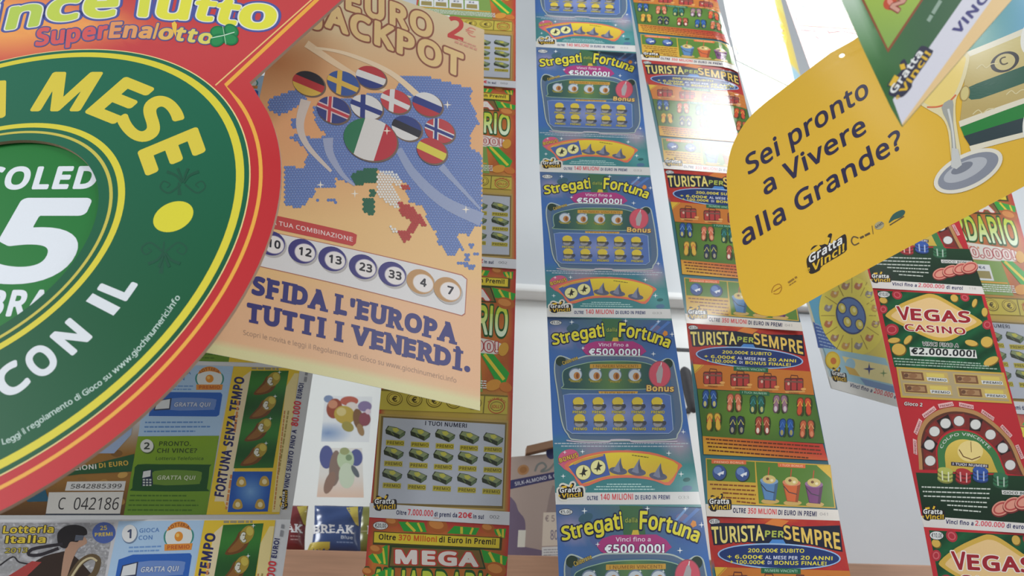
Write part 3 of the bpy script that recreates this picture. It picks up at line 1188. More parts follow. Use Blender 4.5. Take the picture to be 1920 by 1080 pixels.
def art_casino():
    A = Art(FC[2])
    A.fine = 10
    A.P([(1644.5, 544.5), (1840.5, 554.5), (1878, 699), (1677, 688.5)], lambda x, y: mix((24, 92, 52), (16, 62, 34), .5 + .5 * math.sin(x * .11 + y * .17)))
    for x, y, rx, ry, rot, c in ((1656, 563, 8, 6, 20, 0), (1789, 559, 8, 7, 40, 0), (1827, 568, 4.5, 9, 20, 0), (1676, 638, 12, 5.5, -5, 0), (1702, 637, 5.5, 11, 40, 0), (1685, 655, 14, 12, 10, 0),
                              (1821, 643, 13, 6, 12, 0), (1850, 641, 12, 11, 0, 0), (1858, 677, 16, 8, -25, 0), (1846, 585, 6, 9, 0, 0),
                              (1682, 553, 10, 8, 30, 1), (1809, 558, 9, 7, 30, 1), (1656, 580, 8, 8, 0, 1), (1672, 618, 13, 11, 0, 1), (1851, 609, 9, 9, 0, 1)):
        if c:
            A.E(x, y, rx, ry, (176, 44, 56), rot, 18)
            A.ring(x, y, rx * .7, ry * .7, 2, (205, 90, 96), rot, 16)
        else:
            A.E(x + 1, y + 1, rx, ry, (120, 90, 30), rot, 18)
            A.E(x, y, rx * .92, ry * .9, (208, 168, 72), rot, 18)
    price_tag(A, 1657, 552, 12, 6.5, '€10,00', 3)
    A.part('title_lettering')
    dia = smooth([(1662, 588), (1690, 569), (1728, 554), (1745, 551), (1764, 557), (1800, 578), (1838, 600), (1838, 609), (1812, 622), (1785, 637), (1764, 640), (1740, 634), (1700, 615), (1666, 597)], 3)
    A.P(dia, (206, 166, 66))
    cx, cy = 1750, 597
    A.P([(cx + (x - cx) * .88, cy + (y - cy) * .84) for x, y in dia], (226, 188, 128))
    W, Rd = (232, 222, 210), (158, 34, 44)
    A.T('V', (1684, 600), (1708, 601), 30, Rd, .03, W, .05, up=(-4, -26))
    A.T('EGAS', (1708, 600.5), (1820, 606), 23, Rd, .045, W, .045, up=(-2, -22))
    A.T('CASINO', (1697, 620), (1811, 628), 14, Rd, .03, W, .05, up=(-2, -13))
    A.part('prize_badge')
    A.T('VINCI FINO A', (1729, 648), (1797, 651.5), 7, (40, 50, 40), .03, (214, 214, 208), .07)
    A.P([(1705, 651), (1829, 656.5), (1832, 672), (1707, 667)], (214, 214, 208))
    A.T('€2.000.000!', (1708, 664), (1828, 669.5), 12.5, (34, 34, 36), .045)
    A.part('rules_print')
    for i in range(3):
        A.dash((1675 + i * 2, 672 + i * 5.4), (1838 + i * 16, 682 + i * 5.0), 2.2, (150, 176, 156), 80 + i)
    A.part('banknote_panel')
    A.P([(1680, 688), (1882, 699), (1897.5, 757), (1689, 745.5)], (196, 158, 64))
    A.P([(1684, 691.5), (1878, 702), (1892, 753), (1692, 742)], (168, 150, 112))
    for qd in ([(1686, 694), (1776, 699), (1780, 719), (1690, 713)], [(1786, 700), (1880, 705), (1884, 724), (1790, 720)],
               [(1692, 718), (1783, 723), (1786, 742), (1696, 737)], [(1793, 725), (1887, 730), (1891, 749), (1797, 744)]):
        A.P(qd, (190, 162, 92))
        f = lambda u, v: bil(qd, u, v)
        A.P([f(.03, .12), f(.48, .12), f(.48, .9), f(.03, .9)], (120, 80, 52))
        A.P([f(.08, .26), f(.44, .26), f(.44, .76), f(.08, .76)], (164, 126, 86))
        A.E(*f(.26, .5), 8, 4.5, (142, 100, 66))
        A.E(*f(.12, .5), 4, 3.6, (104, 70, 50))
        A.P([f(.55, .14), f(.92, .14), f(.92, .5), f(.55, .5)], (206, 184, 90))
        A.P([f(.54, .54), f(.96, .54), f(.97, .9), f(.55, .9)], (205, 205, 200))
        A.T('PREMIO', f(.57, .84), f(.94, .84), 4.4, (62, 62, 66), .03)
    A.T('Gioco 2', (1695, 760), (1729, 762.5), 6.5, (222, 214, 208), .03, (60, 20, 24), .04)
    A.part('roulette_panel')
    A.P([(1717, 886), (1939, 893), (1965, 985), (1731, 968)], lambda x, y: mix((28, 62, 36), (20, 44, 26), (y - 890) / 60))
    c0 = np.array([1819.0, 880.0])
    pts = [np.array(p, float) for p in ((1744, 864), (1742.5, 834), (1752, 809), (1772.7, 794), (1798, 789.5), (1829, 796), (1857, 815), (1880, 840), (1894, 872))]
    ext = [pts[0] + (pts[0] - pts[1]) * .55] + pts + [pts[-1] + (pts[-1] - pts[-2]) * .55]
    arc = [np.array(p) for p in smooth(ext, 6, False)]
    sc = lambda s: [tuple(c0 + (p - c0) * s) for p in arc]
    A.band(sc(1.29), sc(1.20), (176, 128, 78))
    A.band(sc(1.20), sc(1.14), (90, 48, 36))
    A.band(sc(1.15), sc(.84), (120, 42, 38))
    k0 = A.k
    for i, p in enumerate(pts):
        A.k = k0
        d = (p - c0)
        t = np.array([-d[1], d[0]]) / np.linalg.norm(d) * 12.5
        A.P([tuple(c0 + d * 1.13 - t), tuple(c0 + d * 1.13 + t), tuple(c0 + d * .86 + t * .8), tuple(c0 + d * .86 - t * .8)], (44, 28, 28) if i % 2 else (136, 46, 38))
        A.E(p[0], p[1], 10.8, 10.2, (90, 84, 80), n=20)
        A.E(p[0], p[1], 9.6, 9.2, (206, 204, 200), n=20)
    for i in range(8):
        a, b = pts[i], pts[i + 1]
        m = (a + b) / 2
        d = m - c0
        t = (b - a) / np.linalg.norm(b - a) * 14
        A.P([tuple(c0 + d * 1.32 - t), tuple(c0 + d * 1.32 + t), tuple(c0 + d * 1.41 + t), tuple(c0 + d * 1.41 - t)], (222, 170, 168))
        A.T('PREMIO', tuple(c0 + d * 1.335 - t * .85), tuple(c0 + d * 1.335 + t * .85), 4, (120, 40, 44), .02)
    A.P(sc(.80) + [tuple(c0 + np.array((70, 8))), tuple(c0 + np.array((-62, 4)))], (60, 116, 64))
    A.TP('COLPO VINCENTE', sc(.70)[14:46], 5.5, (190, 196, 186), .02)
    A.P(sc(.62) + [tuple(c0 + np.array((50, 6))), tuple(c0 + np.array((-46, 4)))], lambda x, y: mix((216, 186, 84), (190, 160, 60), (y - 820) / 60))
    A.E(1819, 846, 24, 20, (222, 198, 124), 0)
    A.line([(1798, 843), (1806, 856), (1822, 862), (1838, 856)], 2, (110, 74, 40))
    A.line([(1820, 828), (1821, 848)], 1.4, (130, 100, 50))
    A.P([(1783, 866), (1853, 871), (1853, 878), (1783, 873)], (60, 54, 66))
    A.T('I TUOI NUMERI', (1786, 872), (1850, 876.5), 4.6, (205, 200, 205), .03)
    for x, y, c in ((1772, 891, (172, 176, 84)), (1806, 893, (170, 48, 50)), (1838, 890, (52, 84, 160)), (1876, 901, (52, 108, 72))):
        for j in range(3):
            A.E(x, y + 8 - j * 7, 15, 7.5, mix(c, (15, 15, 15), .35), 10, 18)
            A.E(x, y + 6 - j * 7, 14.4, 6.6, c, 10, 18)
        A.line([(x - 6, y - 8), (x - 5, y + 10)], 2.6, mix(c, (235, 235, 230), .6))
        A.line([(x + 6, y - 6), (x + 6, y + 12)], 2.6, mix(c, (235, 235, 230), .6))
    for i in range(6):
        A.dash((1728 + i * 2 + (0, 0, 0, 30, 40, 50)[i], 913 + i * 8.5), (1857 - (0, 2, 2, 6, 6, 18)[i], 917 + i * 8.5), 2.4, (190, 196, 186), 90 + i)
    A.P([(1878, 919), (1944, 922), (1945, 930), (1879, 927)], (206, 204, 200))
    A.T('GIOCO BONUS', (1881, 926), (1942, 928.5), 5, (40, 60, 44), .03)
    for x, y in ((1877, 953), (1898, 946), (1920, 941), (1938, 938)):
        A.E(x, y + 1.5, 19, 14.5, (120, 40, 40), -25)
        A.E(x, y, 18, 13, (212, 140, 120), -25)
        A.ring(x, y, 15.5, 10.5, 3, (176, 70, 66), -25, 22)
    A.part('footer_print')
    A.P([(1727, 967), (1963, 984), (1968, 1003), (1732, 988)], (212, 206, 200))
    N, Rd = (52, 50, 96), (212, 66, 84)
    A.T('Vinci fino a', (1773, 982), (1825, 985.5), 8, N, .045)
    A.T('2.000.000', (1828, 985.5), (1883, 989.5), 9.5, Rd, .03)
    A.T('di euro!', (1887, 990), (1922, 992.5), 8.5, N, .045)
    A.T('118', (1935, 991), (1950, 992), 5, (150, 145, 140), 0)
    A.part('maker_mark')
    game_mark(A, (1729, 974), (1770, 977), (0, -26), halo=None)
    return A


def casino_bg(u, v):
    return mix((196, 44, 50), (176, 36, 44), v)


# ---------------------------------------------------------------- money tickets (red border, green and orange), two strips
ROWS_M = [((790, -95), (967, -82)), ((768, 150), (967, 166)), ((737, 488), (967.8, 505)), ((692.5, 970), (955, 985)), ((645, 1560), (924, 1570))]
FM = chain(ROWS_M, 0.60)
FMR = [scale_to(quad_frame(q), .5, .5, .66) for q in ([(1625, 40), (1808, 52), (1892, 345), (1685, 330)], [(1685, 330), (1892, 345), (2014, 783), (1780, 768)], [(1780, 768), (2014, 783), (2180, 1400), (1910, 1390)])]
_z = [FMR[1]]
FMR[0] = FMR[0] * ((FMR[1] @ [.5, 0, 1])[2] / (FMR[0] @ [.5, 1, 1])[2])
FMR[2] = FMR[2] * ((FMR[1] @ [.5, 1, 1])[2] / (FMR[2] @ [.5, 0, 1])[2])


def art_money():
    A = Art(FM[3])          # the top of the design is read from the lowest ticket
    A.fine = 12
    rnd = random.Random(9)
    O, Gr, Yl = (186, 104, 40), (44, 156, 52), (214, 190, 50)
    for qd in ([(747, 978), (795, 980), (800, 998), (757, 996)], [(852, 986), (899, 990), (892, 1003), (838, 1000)], [(925, 992), (949, 991), (946, 1010), (930, 1003)], [(690, 1043), (727, 1020), (727, 1060), (700, 1055)],
               [(902, 1030), (952, 1044), (948, 1060), (908, 1055)], [(694, 1080), (735, 1062), (730, 1110), (700, 1120)]):
        A.P(qd, Gr)
        f = lambda u, v: bil(qd, u, v)
        A.line([f(.3, .05), f(.5, .95)], 5, Yl)
        A.line([f(.75, .05), f(.8, .95)], 4, Yl)
    for x, y, r in ((820, 985, 14), (735, 978, 9), (915, 990, 9), (705, 1030, 9), (930, 1068, 14), (690, 1072, 8)):
        A.E(x, y, r * 1.4, r, (176, 92, 36), 15)
        A.E(x - 2, y - 2, r, r * .6, (206, 130, 60), 15)
    price_tag(A, 713.5, 985.5, 14.5, 8, '€20,00', 2)
    A.P([(701, 996), (942, 1008), (940, 1032), (699, 1021)], (70, 64, 24))
    A.P([(702, 997.5), (937, 1009), (936, 1028), (701, 1017)], (216, 192, 46))
    Bk, Rd = (44, 32, 20), (206, 90, 30)
    A.T('Oltre', (710, 1011.5), (742, 1013), 10.5, Bk, .035)
    A.T('370 Milioni', (747, 1013), (819, 1016.5), 11, Rd, .04)
    A.T('di Euro in Premi!', (823, 1016.8), (929, 1021.5), 11, Bk, .035)
    A.part('title_lettering')
    A.P([(731, 1022), (900, 1028), (911, 1067), (728, 1064)], (44, 66, 28))
    A.P([(735, 1026), (898, 1032), (907, 1064), (731, 1061)], (120, 92, 44))
    A.T('MEGA', (741, 1057), (897, 1063), 28, (222, 212, 204), .06, (190, 54, 44), .06, up=(0, -27))
    A.use(FM[2])
    A.part('title_lettering')
    gcol = lambda x, y: mix((196, 212, 60), (214, 232, 200), (y - 575) / 50) if y > 590 - (950 - x) * .05 else (190, 205, 60)
    A.fine = 8
    A.T('MILIARDARIO', (728, 608), (951, 632), 42, gcol, .03, (28, 84, 34), .06, up=(2, -46), h2=52)
    A.part('prize_badge')
    A.P(smooth([(752, 618), (850, 626), (930, 640), (940, 652), (930, 664), (850, 660), (756, 650), (745, 634)], 3), (216, 210, 200))
    A.T('vinci fino a', (812, 634), (862, 638), 6, (206, 110, 40), .03)
    A.T('€7.000.000!', (752, 648), (934, 661), 22, (226, 206, 200), .03, (176, 48, 52), .06, up=(0, -20))
    A.part('rules_panel')
    A.P([(728, 655), (900, 664), (905, 735), (716, 725)], (118, 150, 70))
    A.P([(900, 662), (925, 664), (955, 700), (945, 725), (936, 726)], Gr)
    A.line([(908, 664), (945, 712)], 6, Yl)
    A.E(925, 722, 15, 10, (206, 140, 50), -20)
    A.E(948, 726, 12, 9, (196, 112, 44), 20)
    A.E(944, 655, 9, 13, (206, 150, 50), 20)
    for i, x in enumerate((744, 780, 818, 856)):
        A.P([(x - 17, 663 + i * 2), (x + 17, 665 + i * 2), (x + 17, 698 + i * 2), (x - 18, 696 + i * 2)], (210, 210, 212))
        A.T('€%d' % (i + 1), (x - 8, 673 + i * 2), (x + 6, 674 + i * 2), 6, (80, 84, 110), .03)
        A.P([(x - 13, 677 + i * 2), (x + 13, 678 + i * 2), (x + 13, 694 + i * 2), (x - 14, 692 + i * 2)], (146, 132, 76))
    A.line([(722, 699), (900, 709)], 3, (214, 150, 50))
    for i in range(4):
        A.dash((728 - i, 705 + i * 4.2), (912, 715 + i * 4.2), 2, (214, 216, 208), 120 + i)
    A.P([(722, 723.5), (800, 727), (800, 733), (721, 730)], (214, 212, 206))
    A.T('PREMIO JOLLY', (726, 729), (794, 732), 4, (90, 90, 84), .02)
    A.part('coin_row')
    A.P([(715, 730), (952, 742), (951, 777), (711, 768)], (186, 168, 62))
    A.P([(715, 730), (952, 742), (952, 745), (715, 733)], (120, 104, 40))
    A.line([(909, 741), (906, 775)], 2, (110, 96, 36))
    for i in range(5):
        x, y = 740 + i * 37, 748 + i * 1.9
        A.E(x, y, 15, 13, (110, 94, 34), 5)
        A.E(x, y - .5, 13.4, 11.4, (198, 176, 66), 5)
        A.ring(x, y - .5, 11.6, 9.6, 1.2, (110, 92, 34), 5, 24)
        A.T('€', (x - 5, y + 5.5), (x + 5, y + 5.5), 11, (74, 62, 26), .03)
    A.ring(931, 762, 16, 14, 1.8, (176, 84, 44), 0)
    A.ring(931, 762, 12, 9, 1.2, (120, 96, 40), 0)
    A.T('JOLLY', (921, 765), (941, 766), 6, (176, 84, 44), .03)
    A.TP('NUMERO', [(917, 756), (924, 750), (938, 750), (946, 757)], 4, (176, 84, 44), .02)
    A.part('scratch_panel')
    A.P([(711, 776), (953, 789), (946, 958), (699, 952)], (170, 142, 76))
    A.P([(715, 780), (950, 793), (943, 954), (704, 947)], (116, 96, 48))
    A.P([(719, 783), (947, 796.5), (941, 949), (708, 943)], (170, 174, 184))
    A.T('I TUOI NUMERI', (797, 797.5), (875, 802.5), 8, (50, 50, 66), .035)
    k0 = A.k
    C3 = [[(222, 110), (390, 122), (557, 132), (720, 145), (882, 155)], [(210, 250), (380, 262), (545, 272), (710, 283), (880, 293)], [(200, 398), (368, 408), (537, 418), (705, 428), (872, 438)]]
    for row in C3:
        for mx, my in row:
            x, y = mx / 3.6 + 680, my / 3.6 + 780
            A.k = k0
            A.P([(x - 19, y - 4), (x - 14, y - 12), (x + 2, y - 9), (x + 19, y - 1), (x + 17, y + 6), (x + 7, y + 13), (x - 4, y + 8), (x - 18, y + 3)], (46, 52, 36))
            A.P([(x - 17, y - 5), (x - 12, y - 11), (x + 2, y - 8), (x + 17, y - 1), (x + 8, y + 5), (x - 2, y + 1)], (124, 136, 96))
            A.P([(x + 8, y + 5), (x + 18, y), (x + 16, y + 6), (x + 7, y + 12)], (86, 104, 72))
            A.line([(x - 9, y - 1), (x - 3, y + 6)], 2, (90, 104, 60))
            A.P([(x - 6, y - 7), (x + 3, y - 8), (x + 7, y - 3), (x + 1, y + 1), (x - 4, y - 2)], (176, 172, 70))
            A.P([(x - 17.5, y + 14.5), (x + 16.5, y + 16), (x + 16, y + 26), (x - 18, y + 24.5)], (176, 162, 52))
            A.T('PREMIO', (x - 16, y + 22.6), (x + 15, y + 24), 6, (92, 82, 24), .03)
    A.part('footer_print')
    A.P([(693, 943), (702, 944), (955.5, 960), (955, 985), (692.5, 970)], (200, 200, 204))
    N, Rd = (52, 54, 92), (206, 56, 66)
    A.T('Oltre', (743, 965), (762, 966), 8, N, .045)
    A.T('7.000.000', (764.5, 966), (812, 968.5), 11.5, Rd, .035)
    A.T('di premi da', (814, 968.5), (857, 970.5), 8.5, N, .045)
    A.T('20€', (859, 971), (885, 972), 10.5, Rd, .045)
    A.T('in su!', (887, 972.5), (907, 973.5), 8, N, .045)
    A.T('002', (918, 972), (936, 973), 6, (90, 90, 96), 0)
    A.part('maker_mark')
    game_mark(A, (700, 956), (742, 958), (1, -27), halo=None)
    return A


def money_bg(u, v):
    if u < .035 or u > .955 or v < .012:
        return (184, 48, 48)
    if v < .52:
        return mix((196, 112, 42), (168, 84, 34), .5 + .5 * math.sin(u * 19 + v * 23))
    return (178, 150, 66)


# ---------------------------------------------------------------- yellow star-sign tickets
ZY = math.radians(30)
ZROWS = [((1338, -90), (1380, 113)), ((1380, 113), (1457, 375)), ((1457, 375), (1558, 728))]
FZ = []
for _a, _b in ZROWS:
    FZ.append(hang_frame(_a, _b, ZY, .66, 0.70))


def art_star():
    A = Art(FZ[2], 16)
    A.fine = 10
    A.P([(1515, 560), (1540, 545), (1560, 640), (1530, 612)], (96, 170, 206))
    A.P([(1524, 603), (1552, 622), (1570, 655), (1534, 652)], (66, 96, 172))
    for i in range(7):
        A.dash((1528 + i * 1.5, 607 + i * 6.5), (1546 + i * 3.6, 612 + i * 7), 2.2, (150, 176, 214), 150 + i)
    A.part('star_wheel')
    A.E(1597, 592, 60, 76, (226, 208, 72), -18, 40)
    for i in range(12):
        a = 2 * math.pi * i / 12
        A.line([(1597 + 32 * math.cos(a), 592 + 42 * math.sin(a)), (1597 + 58 * math.cos(a), 592 + 73 * math.sin(a))], 1.2, (150, 120, 40))
        a += math.pi / 12
        x, y = 1597 + 46 * math.cos(a), 592 + 58 * math.sin(a)
        c = ((150, 96, 90), (176, 80, 60), (120, 110, 150), (196, 130, 60))[i % 4]
        A.P(smooth([(x - 8, y + 3), (x - 4, y - 6), (x + 2, y - 3), (x + 8, y - 6), (x + 6, y + 3), (x, y + 8)], 2), mix(c, (226, 208, 72), .25))
        A.E(x + 1, y - 1, 2.6, 2.6, mix(c, (235, 235, 220), .6))
    A.E(1595, 592, 27.5, 36, (44, 56, 116), -18, 36)
    A.E(1595, 592, 25, 33, (84, 116, 178), -18, 36)
    for x, y in ((1578, 578), (1600, 583), (1588, 604), (1611, 609)):
        A.E(x, y, 8.5, 11.5, (40, 62, 134), -18)
        A.E(x, y, 6.6, 9.4, (214, 196, 70), -18)
        A.E(x + 1, y - 1, 3, 4.5, (236, 226, 150), -18)
    A.part('bonus_panel')
    A.P([(1543, 652), (1660, 672), (1684, 742), (1562, 712)], (150, 190, 206))
    A.E(1561, 676, 14, 17, (216, 176, 40), -10)
    A.E(1561, 676, 11.5, 14, (228, 196, 50), -10)
    A.E(1562, 677, 5.5, 6.5, (206, 110, 40), -10)
    A.P([(1578, 668), (1664, 686), (1678, 722), (1596, 703)], (222, 208, 142))
    A.E(1594, 683, 9, 11, (150, 190, 210), -10)
    A.P([(1583, 686), (1602, 692), (1612, 706), (1592, 702)], (206, 166, 70))
    A.star(1629, 692, 12, (48, 56, 122))
    A.star(1629, 693, 8, (48, 56, 122))
    A.star(1656, 700, 8, (110, 140, 80))
    A.P([(1612, 709), (1680, 726), (1682, 738), (1622, 723)], (110, 140, 184))
    A.part('footer_print')
    A.P([(1552, 706), (1586, 714), (1690, 741), (1698, 768), (1558, 728)], (216, 214, 210))
    A.T('Vinci fino a', (1592, 725.5), (1634, 736.5), 7.5, (54, 52, 98), .045)
    A.T('200.000', (1637, 737), (1672, 746.5), 9, (214, 70, 80), .035)
    A.T('euro', (1675, 747.5), (1690, 751.5), 7, (54, 52, 98), .045)
    A.part('maker_mark')
    game_mark(A, (1559, 713), (1587, 720), (-2, -25), halo=None)
    return A


def star_bg(u, v):
    if u < .03 or v > .955:
        return (216, 214, 210)
    c = mix((222, 206, 84), (214, 190, 70), u)
    if v > .76:
        c = (150, 190, 206)
    if v < .22:
        c = mix((130, 180, 150), (222, 206, 84), u)
    return c


# ---------------------------------------------------------------- wide new-year lottery tickets
ROWS_L = [((150, 125), (640, 149)), ((122, 285), (632, 308)), ((92, 455), (620, 476)), ((50, 672), (588, 691)), ((-12, 974), (545, 974)), ((-90, 1340), (492, 1336))]
FL = chain(ROWS_L, 0.60)


def medallion(A, x, y):
    A.E(x - 18, y + 1, 9, 12, (60, 140, 130), -10)
    A.E(x + 18, y + 1, 9, 12, (60, 140, 130), 10)
    A.E(x, y, 24, 20, (220, 222, 218))
    A.P(smooth([(x - 22, y - 9), (x - 14, y - 19), (x, y - 23), (x + 14, y - 19), (x + 22, y - 9), (x + 12, y - 12), (x, y - 14), (x - 12, y - 12)], 3), (222, 140, 50))
    A.P([(x - 25, y + 11), (x + 25, y + 11), (x + 23, y + 21), (x - 25, y + 21)], (222, 140, 50))
    A.TP('LOTTERIA', [(x - 17, y - 10), (x - 10, y - 14), (x, y - 16), (x + 10, y - 14), (x + 17, y - 10)], 5.5, (150, 70, 30), .03)
    A.T('PREMIO', (x - 20, y + 19), (x + 20, y + 19), 6, (190, 90, 40), .04)
    A.E(x, y, 7.5, 7.5, (224, 140, 40))
    A.E(x - 2, y - 2, 3, 3, (238, 186, 90))


def art_newyear():
    A = Art(FL[3])
    A.fine = 12
    # gold coins and figure at the left
    A.P([(50, 676), (290, 682), (235, 966), (-10, 966)], lambda x, y: mix(mix((196, 194, 198), (150, 104, 44), (y - 790) / 60), (70, 44, 22), max(0, (y - 900) / 90)))
    rnd = random.Random(3)
    for i in range(46):
        x, y = rnd.uniform(10, 235), rnd.uniform(820, 955)
        r = rnd.uniform(6, 13)
        A.E(x, y, r, r * .6, mix((198, 152, 74), (110, 70, 28), rnd.random()), rnd.uniform(-40, 20), 12)
    A.P([(196, 800), (252, 770), (246, 815), (214, 850), (170, 850)], (150, 168, 200))
    A.part('serial_labels')
    A.P([(110, 886), (252, 851), (249, 884), (150, 889), (105, 895)], (34, 84, 48))
    A.T('MILIONI', (122, 883.5), (181, 879), 9, (214, 214, 206), .035)
    A.T('DI EURO', (186, 877.5), (241, 872), 9, (204, 164, 60), .035)
    A.P([(44, 932), (84, 915), (92, 940), (52, 941)], (36, 90, 116))
    A.P([(126, 903), (236, 902), (233, 920), (122, 920)], (206, 204, 202))
    A.T('5842885399', (132, 916), (227, 915.5), 8.5, (70, 66, 66), .012, up=(2, -8.5))
    A.P([(86, 963), (225, 963), (226, 966), (84, 966)], (60, 66, 80))
    A.P([(92, 923), (232, 922), (225, 963), (86, 963)], (206, 202, 196))
    A.T('C', (108, 955), (120, 955), 22, (46, 42, 46), .0, up=(4, -22))
    A.T('042186', (137, 955.5), (221, 955.5), 22, (46, 42, 46), .0, up=(4, -22.5))
    A.part('blue_game_panel')
    A.P([(284, 683), (438, 687), (411, 817), (259, 818), (266, 770)], (166, 196, 226))
    A.E(305, 704, 14.5, 14.5, (110, 130, 160))
    A.E(304, 702.5, 13.5, 13.5, (222, 222, 222))
    A.T('1', (300, 710), (308, 710), 14, (70, 80, 110), .03)
    A.T('GIOCA', (322, 702), (358, 702), 6.5, (90, 130, 190), .03)
    A.T('CON', (321, 713), (346, 713), 6.5, (90, 130, 190), .03)
    A.dash((304, 724), (362, 724), 2.5, (110, 150, 205), 5)
    A.dash((303, 730), (360, 730), 2.5, (110, 150, 205), 6)
    medallion(A, 393, 710)
    A.P(rrect(0, 0, 1, 1) and [(312, 735), (414, 736), (417, 740), (411, 778), (406, 781), (279, 780), (286, 742)], (40, 96, 186))
    A.P(smooth([(320, 747), (398, 747.5), (405, 754), (402, 766), (394, 768.5), (312, 768)], 3), (104, 136, 198))
    A.P([(293, 751), (322, 746), (319, 768), (288, 770)], (50, 60, 90))
    A.P([(295, 752.5), (319, 748), (317, 765.5), (291, 767.5)], (212, 214, 216))
    A.T('GRATTA QUI', (326, 762.5), (393, 762.5), 8, (196, 206, 222), .035, (70, 84, 140), .05, up=(2, -8))
    for i in range(3):
        A.dash((272 - i, 792 + i * 8.5), ((381, 394, 366)[i], 791.5 + i * 8.5), 2.8, (96, 140, 200), 160 + i)
    A.part('green_game_panel')
    A.P([(259, 818), (411, 817), (387, 965), (232, 966)], lambda x, y: mix((124, 160, 30), (98, 138, 36), (y - 820) / 140))
    A.E(277, 838, 13, 13, (70, 96, 30))
    A.E(275.5, 836, 12.4, 12.4, (214, 214, 208))
    A.T('2', (270, 842.5), (281, 842.5), 13, (60, 66, 60), .04)
    A.T('PRONTO.', (298, 836), (358, 836), 8.5, (56, 78, 24), .03, up=(1, -8.5))
    A.T('CHI VINCE?', (294, 849), (369, 849), 8.5, (56, 78, 24), .03, up=(1, -8.5))
    A.T('Lotteria Telefonica', (292, 862.5), (381, 862.5), 6, (56, 86, 24), .015, up=(1, -6))
    A.P(smooth([(258, 871), (300, 870.5), (388, 871), (393, 876), (388, 916), (383, 921), (255, 920.5), (248, 915), (252, 885)], 2), (26, 78, 32))
    A.P(smooth([(290, 883), (370, 883), (378, 892), (375, 904), (366, 908), (287, 908)], 3), (98, 134, 44))
    A.P([(268, 883), (285, 880), (287, 908), (266, 912)], (30, 44, 70))
    A.P([(269, 884), (283, 881.5), (282, 893), (267, 896)], (206, 208, 206))
    for i in range(9):
        A.R(268 + i % 3 * 6, 898 + i // 3 * 5, 272 + i % 3 * 6, 901 + i // 3 * 5, (190, 196, 190))
    A.T('GRATTA QUI', (294, 899.5), (365, 899.5), 8, (190, 200, 160), .035, (60, 90, 40), .05, up=(2, -8))
    for i in range(4):
        A.dash((244 - i * 1.5, 929 + i * 9), ((352, 366, 372, 360)[i], 929.5 + i * 9), 2.8, (66, 104, 24), 170 + i)
    A.part('fortune_panel')
    A.P([(438, 687), (562, 691), (524, 964), (387, 965)], (224, 188, 46))
    A.P([(456, 706), (471, 695), (440, 880), (428, 960), (420, 940), (402, 940)], (222, 204, 164))
    A.P([(536, 726), (552, 700), (560, 700), (524, 960), (510, 960)], (226, 206, 140))
    A.T('FORTUNA SENZA TEMPO', (420, 932), (459, 708), 18, (40, 40, 96), .05, up=(-18.5, -2.5))
    A.dash((447, 752), (440, 810), 4, (206, 130, 70), 7)
    A.dash((434, 890), (424, 955), 4, (206, 130, 70), 8)
    A.dash((541, 770), (522, 890), 3, (160, 140, 70), 9)
    A.dash((534, 770), (514, 955), 2.4, (190, 120, 60), 10)
    A.dash((472, 690.5), (524, 692), 3.6, (150, 140, 110), 12)
    A.P([(471.5, 695), (541.5, 695), (512, 877), (438, 878)], lambda x, y: mix((30, 84, 34), (52, 124, 44), .5 + .5 * math.sin((y - 695) * .07)))
    for x, y in ((506, 717), (498, 762), (489, 804), (481, 850)):
        A.P(smooth([(x - 31, y + 22), (x - 14, y + 2), (x - 4, y - 12), (x + 13, y - 4), (x + 6, y + 14), (x - 10, y + 22)], 3), (112, 66, 26))
        A.P(smooth([(x - 26, y + 19), (x - 10, y + 3), (x - 2, y - 8), (x + 8, y - 2), (x + 2, y + 10), (x - 10, y + 18)], 3), (142, 92, 38))
        A.E(x + 7, y - 6, 15, 11, (166, 140, 46), -50)
        A.E(x + 12, y - 11, 6, 7, (196, 176, 70), -30)
        A.T('€', (x - 4, y + 6), (x + 6, y + 5), 15, (214, 212, 196), .05, (90, 80, 50), .05)
        A.star(x + 18, y - 19, 4)
    A.P([(436.5, 884), (511, 884), (502, 959), (427, 960)], lambda x, y: mix((110, 156, 206), (32, 84, 172), math.hypot((x - 470) / 34, (y - 922) / 36)))
    for x, y in ((453, 903), (496, 902), (446, 945), (488, 945)):
        A.P(smooth([(x - 10, y + 6), (x - 5, y - 8), (x + 5, y - 8), (x + 9, y + 6), (x, y + 10)], 3), (186, 150, 60))
        A.E(x, y + 1, 4.5, 5, (226, 208, 160))
    A.part('margin_print')
    N = (46, 48, 100)
    A.T('VINCI SUBITO FINO A', (541, 916), (556.5, 806), 9, N, .045, up=(-9, -1.3))
    A.T('80.000', (558.5, 800), (565, 753), 14, (214, 56, 62), .05, up=(-13.5, -2))
    A.T('EURO!', (564.5, 748), (570, 719), 9, N, .045, up=(-9, -1.3))
    A.dash((572, 716), (575, 698), 5, (140, 140, 146), 4)
    game_mark(A, (538, 956), (541, 920), (-14, -2), halo=None)
    # the next copy down shows the left half of the same design
    A.use(FL[4])
    A.part('lady_picture')
    A.P([(-12, 980), (214, 980), (196, 1085), (-40, 1085)], lambda x, y: mix((176, 176, 188), (214, 212, 210), math.hypot((x - 120) / 120, (y - 1010) / 60)))
    A.P(smooth([(40, 1090), (70, 1050), (110, 1036), (135, 1038), (170, 1090)], 3), (52, 36, 28))
    A.P(smooth([(120, 1040), (128, 1020), (148, 1004), (160, 1008), (163, 1018), (154, 1024), (146, 1030), (136, 1050), (124, 1085), (114, 1090)], 3), (176, 136, 112))
    A.P(smooth([(110, 1022), (108, 1000), (122, 987), (142, 984), (160, 990), (163, 1002), (150, 1006), (146, 1016), (132, 1016), (124, 1028)], 4), (32, 26, 28))
    A.P([(142, 1003), (158, 1004), (155, 1013), (140, 1014)], (84, 90, 104))
